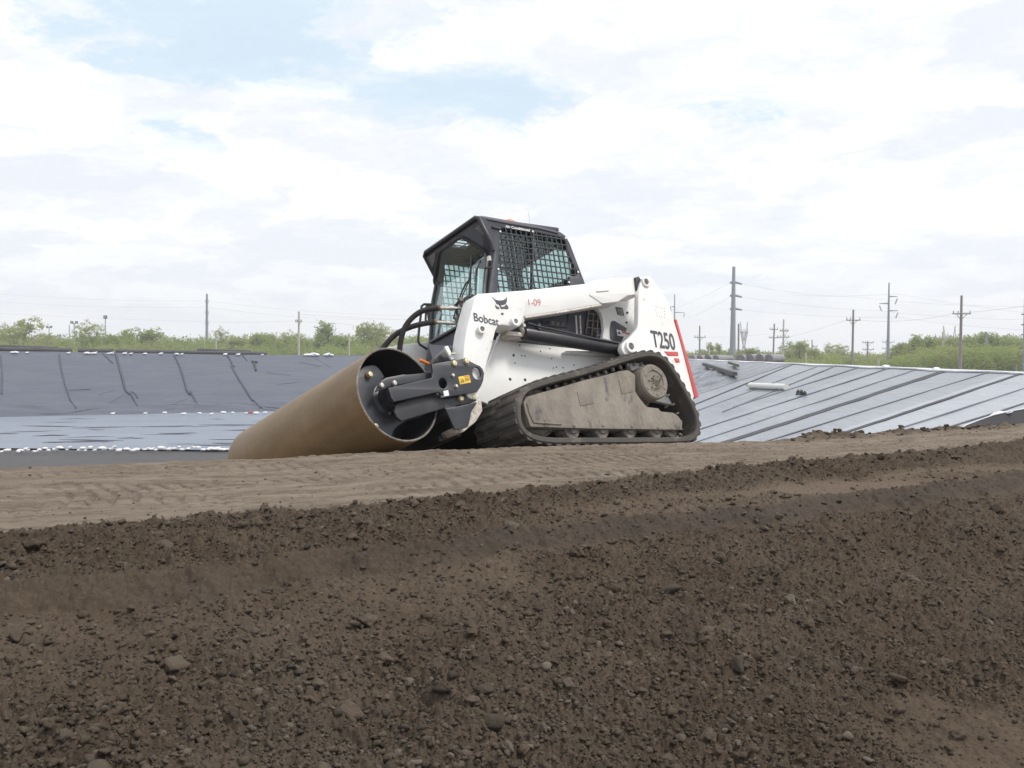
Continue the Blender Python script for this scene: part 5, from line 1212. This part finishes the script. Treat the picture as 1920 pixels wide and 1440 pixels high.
pole('wood_pole',1663,636,300,.15,.12,'wood_pole','faint distant pole with two crossarms just behind the slim steel pole','utility pole',arms=[(641.5,1654,1677,'cross'),(653.5,1654,1677,'cross')])
pole('steel_pole',1849,622,200,.28,.22,'steel_pole','plain grey steel pole standing among the tall trees at right','utility pole')
for px,yt,lab in ((1511,661,'short pale post beside the bushes left of the wooden pole'),(1647,672,'short pale post left of the foot of the slim steel pole'),(1329,652,'thin pale post between the loader tail and the thick steel pole')):
    pole('marker_post',px,yt,110,.11,.10,'pale_pole',lab,'post')
pole('marker_post',1904,683,60,.08,.07,'wood_pole','short dark post on the right bank near the picture edge','post',gz=-1.5)
r1=pole('steel_pole',1924,560,160,.5,.3,'steel_pole','steel pole at the right picture edge with only its arms showing','utility pole')
for y in (589,608.5,627):
    base=Vector(r1.location); b=MB(); b.tube([at_y(1922,y+1,160)-base,at_y(1915,y,160)-base],[.12,.09],8); b.obj('davit_arm',MAT['steel_pole'],r1)
# left side
pole('steel_pole',387.5,551,300,.52,.28,'steel_pole','tall slim steel pole with tiny arms at left','utility pole',lean=.5)
r2=[o for o in D.objects if o.get('label')=='tall slim steel pole with tiny arms at left'][0]
for y in (563,566,584,587,603,606):
    base=Vector(r2.location); b=MB(); b.bar(at_y(384.5,y,300)-base,at_y(391.5,y+.8,300)-base,.22,.22); b.obj('stub_arm',MAT['steel_pole'],r2)
pole('wood_pole',559.5,584,200,.24,.17,'pale_pole','wooden pole with small low crossarm left of the drum','utility pole',lean=1,arms=[(603,554,566,'double')])
pole('marker_post',405,622,180,.13,.10,'pale_pole','thin pale post right of the tall slim steel pole','post')
pole('marker_post',654.5,625,170,.15,.12,'pale_pole','thin pale post above the drum, left of the loader','post')
def mast(px,yt,d,lamps,label,w=6.5,h=5.5):
    r=pole('lamp_mast',px,yt+2,d,.16,.11,'insul',label,'lamp mast'); base=Vector(r.location)
    for (x,y) in lamps:
        p=at_y(x,y,d)-base; m_=pxm(d); b=MB(); b.box(p,(w*m_,.35,h*m_)); l=b.obj('lamp_head',MAT['timber'],r); 
        b=MB(); b.box(p+Vector((0,-.19,0)),(w*m_*.7,.03,h*m_*.6)); b.obj('lens',MAT['insul'],l)
        t=at_y(px,yt+4,d)-base; b=MB(); b.bar(p,t,.10,.10); b.obj('bracket',MAT['insul'],r)
mast(92,611,290,((88.5,613),(95.5,613)),'lamp mast with twin heads, leftmost and smallest',3.6,4)
mast(139,603,260,((134.5,604.5),(143.5,604.5)),'taller lamp mast with twin heads, left of the single head mast',4.6,4.8)
pole('lamp_mast',130,609,280,.15,.12,'insul','thin bare mast close to the left of the taller twin head mast','mast')
mast(197.5,592,240,((197.5,594.5),),'lamp mast with one square head at left',6.3,6)
# lattice towers
def lattice(px0,px1,ytop,yarm,ywaist,d,label):
    c=(px0+px1)/2; base=at_y(c,660,d); base.z=GZ; root=empty('lattice_tower',base); tag(root,label,'pylon'); b=MB()
    q=lambda x,y,dy=0: at_y(x,y,d)-base+Vector((0,dy,0)); hw=(px1-px0)/2
    yb=660-GZ*FPX/d; w_=.16
    def seg(A,B): b.bar(A,B,w_,w_)
    for dy in (-1,1):
        D_=dy*1.2
        L0,R0_=q(c-hw*.9,yb,D_),q(c+hw*.9,yb,D_); Lw,Rw=q(c-hw*.25,ywaist,D_*.4),q(c+hw*.25,ywaist,D_*.4)
        La,Ra=q(px0,yarm,D_*.5),q(px1,yarm,D_*.5)
        seg(L0,Lw);seg(R0_,Rw);seg(Lw,La);seg(Rw,Ra);seg(La,Ra)
        Li,Ri=q(c-hw*.45,yarm,D_*.5),q(c+hw*.45,yarm,D_*.5); mid=q(c,ywaist-(ywaist-yarm)*.25,0); seg(Li,mid);seg(Ri,mid)
        for k in range(4):
            f,g=k/4,(k+1)/4; seg(L0.lerp(Lw,f),R0_.lerp(Rw,g)); seg(R0_.lerp(Rw,f),L0.lerp(Lw,g))
            seg(Lw.lerp(La,f),Lw.lerp(Li,g)); seg(Rw.lerp(Ra,f),Rw.lerp(Ri,g))
    P=[q(px0,ytop),q(px1,ytop)]; 
    for p,s_ in zip(P,(-1,1)):
        for x in (0,.35): seg(p,q(c+s_*hw*(1-x),yarm))
    seg(q(px0-hw*.3,yarm),q(px1+hw*.3,yarm)); seg(q(px0-hw*.1,yarm-3),q(px1+hw*.1,yarm-3))
    b.obj('lattice_frame',MAT['lattice'],root,smooth=False); b=MB()
    for x in (px0,c,px1): b.tube([q(x,yarm),q(x,yarm+5)],.14,6)
    b.obj('insulator',MAT['insul'],root)
lattice(1388.5,1401.5,603,621,648,420,'faint lattice pylon right of the thick steel pole')
lattice(1769,1791,611,634,668,330,'lattice pylon half hidden in the tall trees at right')
# wires
MAT['wire']=pmat('aluminium_wire',(.42,.43,.46),(.40,.41,.44),1,.5)
def wire(pts,dd,sag,label,r=.018):
    P=[at_y(x,y,d) for (x,y),d in zip(pts,dd)]; out=[]
    for i in range(len(P)-1):
        for k in range(16):
            t=k/16; p=P[i].lerp(P[i+1],t); p.z-=4*t*(1-t)*sag*dd[i]/FPX; out.append(p)
    out.append(P[-1]); b=MB(); b.tube(out,r,5); o=b.obj('power_line',MAT['wire'],None,180); tag(o,label,'power line','wires strung between the poles')
wire([(1391,532),(1605,557),(1960,575)],(260,245,230),5,'highest wire running right from the thick steel pole')
wire([(1391,557),(1650,583),(1960,600)],(260,235,225),4,'middle wire running right from the thick steel pole')
wire([(1391,581),(1683,595),(1960,620)],(260,235,225),4,'lowest wire running right from the thick steel pole')
wire([(1369,530),(1266,578)],(260,330),3,'upper wire from the thick steel pole down to the thin pole at the tailgate')
wire([(1369,556),(1283,600)],(260,330),3,'lower wire from the thick steel pole toward the loader tail')
wire([(1586,600),(1479,632)],(170,215),2,'wire from the braced crossarm pole down to the double crossarm pole')
wire([(1612,600),(1700,601),(1785,588),(1960,568)],(170,160,150,130),2,'wire from the braced crossarm pole to the large wooden pole at right')
wire([(1322,632),(1442,626)],(230,240),2,'wire from the pole nearest the loader tail to the two armed wooden pole')
wire([(1482,553),(1682,551),(1960,590)],(260,230,220),3,'faint wire passing the top arm of the slim steel pole')
wire([(-40,585),(388,603),(560,601)],(330,300,200),2,'lowest long wire at left meeting the wooden pole')
wire([(-40,563),(388,576),(700,600)],(330,300,290),5,'middle long wire at left crossing the tall slim steel pole')
wire([(-40,548),(388,564),(760,592)],(330,300,290),5,'highest long wire at left crossing the tall slim steel pole')
wire([(562,602),(640,607),(790,622)],(200,200,190),1,'wire running right from the wooden pole behind the hoses')
wire([(560,589),(800,600)],(200,190),2,'upper wire from the wooden pole toward the loader')
# ================================================================== TREES
def leaf_mat(name,c1,c2,c3):
    m,nt=new_mat(name); out=N(nt,'ShaderNodeOutputMaterial'); b=N(nt,'ShaderNodeBsdfPrincipled'); tr=N(nt,'ShaderNodeBsdfTranslucent'); mx=N(nt,'ShaderNodeMixShader'); mx.inputs[0].default_value=.5
    g=N(nt,'ShaderNodeNewGeometry'); n=noise(nt,g.outputs['Position'],.055,3,.6); c=ramp(nt,n.outputs[0],[(.36,c1),(.5,c2),(.66,c3)]).outputs[0]
    n2=noise(nt,g.outputs['Position'],.9,3,.6); c=mixc(nt,math_(nt,'MULTIPLY',n2.outputs[0],.35),c,(.10,.12,.05))
    LK(nt,c,b.inputs['Base Color']); LK(nt,c,tr.inputs[0]); b.inputs['Roughness'].default_value=.8; b.inputs['Specular IOR Level'].default_value=.2
    LK(nt,b.outputs[0],mx.inputs[1]); LK(nt,tr.outputs[0],mx.inputs[2]); LK(nt,mx.outputs[0],out.inputs[0]); return m
MAT['leaf']=leaf_mat('spring_leaves',(.28,.35,.12),(.38,.45,.14),(.43,.47,.21))
MAT['leaf_belt']=leaf_mat('wood_leaves',(.26,.33,.12),(.36,.44,.13),(.38,.35,.18))
MAT['bark']=pmat('bark',(.13,.11,.095),(.09,.078,.068),1,.9)
def leaves(C,size,rg,flat=.0):
    """small quads at points C"""
    n=len(C); a=rg.normal(0,1,(n,3)); a/=np.linalg.norm(a,axis=1)[:,None]; b_=rg.normal(0,1,(n,3)); b_-=a*(a*b_).sum(1)[:,None]; b_/=np.linalg.norm(b_,axis=1)[:,None]
    s=size*rg.uniform(.6,1.3,n)[:,None]; a=a*s;b_=b_*s*.7
    V=np.stack([C-a,C-b_,C+a,C+b_],1).reshape(-1,3); return V,np.arange(4*n).reshape(n,4)
def crown_pts(rg,h,w,n,base=.28,lobes=9,sparse=.5):
    L=[]
    for k in range(lobes):
        a=rg.uniform(0,2*PI); q=rg.uniform(0,1)**.5; z=rg.uniform(base+.12,.92); rad=w*.5*(1-abs(z-.55)*1.1)
        L.append((q*rad*math.cos(a),q*rad*math.sin(a),z*h,rg.uniform(.16,.30)*w,rg.uniform(.10,.19)*h))
    L.append((0,0,h*.86,w*.2,h*.14)); L.append((0,0,h*.55,w*.36,h*.26))
    m=max(1,n//16); out=[]
    for k in range(m):
        x,y,z,r1,r2=L[rg.integers(len(L))]; u=rg.normal(0,1,3); u/=np.linalg.norm(u); rr_=rg.uniform(.35,1.05)
        c=np.array([x+u[0]*r1*rr_,y+u[1]*r1*rr_,z+u[2]*r2*rr_])
        out.append(c+rg.normal(0,1,(16,3))*np.array([.32,.32,.28]))
    P=np.concatenate(out); return P[P[:,2]>h*base*.5]
def make_proto(seed,h,w,n,base,sparse):
    rg=np.random.default_rng(seed); P=crown_pts(rg,h,w,n,base); V,Fa=leaves(P,.20,rg)
    cm=np_mesh('crown',V,Fa,[MAT['leaf']]); b=MB(); rr=random.Random(seed)
    b.tube([(0,0,0),(rr.uniform(-.2,.2),0,h*.3),(rr.uniform(-.3,.3),0,h*.7),(0,0,h*.93)],[.20,.15,.08,.02],8)
    for k in range(16):
        z=h*rr.uniform(.22,.75); a=rr.uniform(0,6.28); L_=w*rr.uniform(.25,.5); e=Vector((math.cos(a)*L_,math.sin(a)*L_,z+h*rr.uniform(.12,.26)))
        p0=Vector((0,0,z)); pm=p0.lerp(e,.5)+Vector((0,0,-.2)); b.tube([p0,pm,e],[.07,.05,.015],5)
        for j in range(2):
            f=pm.lerp(e,rr.random()); b.tube([f,f+Vector((rr.uniform(-1,1),rr.uniform(-1,1),rr.uniform(.5,1.4)))],[.03,.01],4)
    return cm,b.mesh('trunk',[MAT['bark']]),h,w
PRO=[make_proto(41,11,9,3800,.25,.5),make_proto(42,12,7,2400,.3,.7),make_proto(43,10,9,5200,.15,.3),make_proto(44,13,5.5,2600,.2,.5),make_proto(45,10,10,3000,.25,.6),make_proto(46,12,8,1900,.3,.8)]
def tree(px,ytop,wpx,d,k,label,group):
    cm,tm,h,w=PRO[k]; base=at_y(px,660,d); base.z=GZ; H_=(660-ytop)/FPX*d-GZ; sx=wpx*d/FPX/w*1.05; sz=H_/h
    r=empty('tree',base); tag(r,label,'tree',group); r.rotation_euler=(0,0,rnd.uniform(0,6.28)); r.scale=(sx,sx,sz)
    for nm,me in (('trunk',tm),('crown',cm)):
        o=D.objects.new(nm,me); COL.objects.link(o); o.parent=r
GL='spring trees beyond the far bank at left'; GR='spring trees beyond the right bank'
for a_ in [(45,597,72,250,1,'tall pale sparse tree left of the leftmost lamp mast',GL),(14,606,56,260,5,'sparse pale tree at the left picture edge',GL),(100,630,46,270,2,'low dark green tree behind the leftmost lamp mast',GL),(168,600,66,250,5,'tall sparse tree between the twin head and single head masts',GL),(214,628,48,240,2,'dense low tree just right of the single head mast',GL),
    (240,616,52,255,1,'pale tree left of the roundest dense crown at left',GL),(276,618,66,245,2,'roundest dense yellow green crown between single mast and slim steel pole',GL),(412,612,38,250,5,'thin open tree rising just right of the slim steel pole',GL),(440,632,60,240,2,'low bright green tree right of the slim steel pole',GL),(480,621,52,255,4,'sparse tree midway between slim steel pole and wooden pole',GL),
    (512,626,34,260,0,'small round tree left of the wooden pole',GL),(548,619,58,250,5,'open twiggy tree behind the wooden pole',GL),(616,603,46,235,3,'tallest narrow tree with bare twigs, right of the wooden pole',GL),(600,624,46,245,2,'dense green tree just left of the tallest narrow tree',GL),(645,628,52,240,0,'green tree behind the thin pale post above the drum',GL),
    (706,605,78,245,0,'broad rounded pale tree behind the drum rim and hoses',GL),(748,632,44,240,2,'low green tree seen through the black hoses',GL),(790,632,50,250,0,'low green tree seen between the hoses and the cab',GL)]: tree(*a_)
for a_ in [(1334,643,20,260,3,'small narrow tree just left of the thick steel pole',GR),(1349,644,18,265,3,'small narrow tree close left of the thick steel pole',GR),(1406,653,44,255,2,'low bushy tree under the faint lattice pylon',GR),(1480,641,32,250,1,'pale open tree right of the double crossarm pole',GR),(1499,640,44,235,2,'bright green tree above the short pale post',GR),(1527,652,40,230,0,'low rounded tree right of the bright green one',GR),
    (1556,642,36,290,5,'pale faint tree left of the braced crossarm pole',GR),(1577,644,32,300,5,'faint sparse tree beside the braced crossarm pole',GR),(1682,645,36,215,1,'open tree just right of the slim steel pole',GR),(1699,640,34,215,4,'irregular tree stepping up toward the tall grove',GR),(1716,628,36,205,3,'tall slim tree at the left end of the tall grove',GR),(1740,631,44,210,0,'full tree in the tall grove left of the lattice pylon',GR),
    (1762,636,40,205,3,'tall grove tree behind the pale wooden pole',GR),(1784,634,44,212,1,'tall grove tree around the lattice pylon',GR),(1812,632,44,205,0,'tall grove tree right of the large wooden pole',GR),(1838,624,46,208,3,'highest tree of the grove, left of the plain steel pole',GR),(1864,626,46,205,0,'tall grove tree right of the plain steel pole',GR),(1890,633,42,210,3,'tall grove tree above the dark post',GR),(1916,634,44,206,1,'tall grove tree at the right picture edge',GR)]: tree(*a_)
def belt():
    rg=np.random.default_rng(77); VV=[];FF=[];o_=0
    prof_px=[-120,0,60,120,200,300,330,400,480,560,640,700,760,860,960,1250,1290,1340,1400,1450,1500,1550,1600,1650,1690,1712,1730,1850,1920,2040]
    prof_y=[632,628,630,636,632,630,638,640,634,634,632,634,634,634,636,662,664,660,660,664,658,664,664,670,656,640,634,629,633,634]
    for px in np.concatenate([np.arange(-420,-120,9.0),np.arange(-120,2040,5.0),np.arange(2040,2340,9.0)]):
        for layer,(d,ex,sz,nn) in enumerate(((225,10,.17,230),(270,0,.20,260),(340,-4,.24,160))):
            x=px+rg.uniform(-6,6); dd=d*rg.uniform(.95,1.05)-(35 if px>1235 else 0)*(layer==0); yt=np.interp(x,prof_px,prof_y)-(4 if x<900 else 1)+ex+rg.uniform(-3,9)+ (rg.uniform(0,14) if layer==0 else 0)
            b=at_y(float(x),660,float(dd)); h=(660-yt)/FPX*dd-GZ; w=rg.uniform(3,6.5)
            m=int(nn*3.0); n_l=rg.integers(2,5); cen=rg.normal(0,w*.2,(n_l,2)); hh=rg.uniform(.75,1,n_l); li=rg.integers(0,n_l,m//8); zf=rg.uniform(0,1,m//8)**.75; hc=hh[li]; zc=zf*h*hc
            rad=w*.5*np.sqrt(np.clip(1-(zf*1.0-.35)**2*1.6,0.02,1)); an=rg.uniform(0,6.28,m//8); q=np.sqrt(rg.random(m//8))
            C=np.stack([cen[li,0]+rad*q*np.cos(an),cen[li,1]+rad*q*np.sin(an),zc],1); C=(C[:,None,:]+rg.normal(0,.28,(m//8,8,3))).reshape(-1,3); C=C[(C[:,2]>0)]
            C=C+np.array([b.x,b.y,GZ]); V,Fa=leaves(C,sz,rg); VV.append(V);FF.append(Fa+o_);o_+=len(V)
            # bare stems
            if rg.random()<.9:
                for _ in range(3):
                    sx=rg.uniform(-w*.4,w*.4); t0=np.array([b.x+sx,b.y-.5,GZ]); t1=t0+np.array([rg.uniform(-.6,.6),0,h*rg.uniform(.6,.98)]); w_=.06
                    VV.append(np.array([t0-[w_,0,0],t0+[w_,0,0],t1+[w_*.3,0,0],t1-[w_*.3,0,0]])); FF.append(np.array([[0,1,2,3]])+o_); o_+=4
    me=np_mesh('wood_belt',np.concatenate(VV),np.concatenate(FF),[MAT['leaf_belt']]); o=D.objects.new('wood_belt',me); COL.objects.link(o); tag(o,'far belt of pale green spring woodland along the horizon','woodland',kind='stuff')
belt()

# ---- haze
def haze(dens,bounds):
    (x0,x1),(y0,y1),(z0,z1)=bounds; b=MB(); b.box(((x0+x1)/2,(y0+y1)/2,(z0+z1)/2),(x1-x0,y1-y0,z1-z0)); m,nt=new_mat('haze'); out=N(nt,'ShaderNodeOutputMaterial'); v=N(nt,'ShaderNodeVolumePrincipled')
    v.inputs['Density'].default_value=dens; v.inputs['Color'].default_value=(.97,.98,1,1); v.inputs['Anisotropy'].default_value=.2; LK(nt,v.outputs[0],out.inputs['Volume']); o=b.obj('haze',m,None,smooth=False); tag(o,'thin pale haze hanging over the land','haze',kind='stuff')
haze(.0006,((-1300,1300),(-1300,1300),(-8.2,40)))
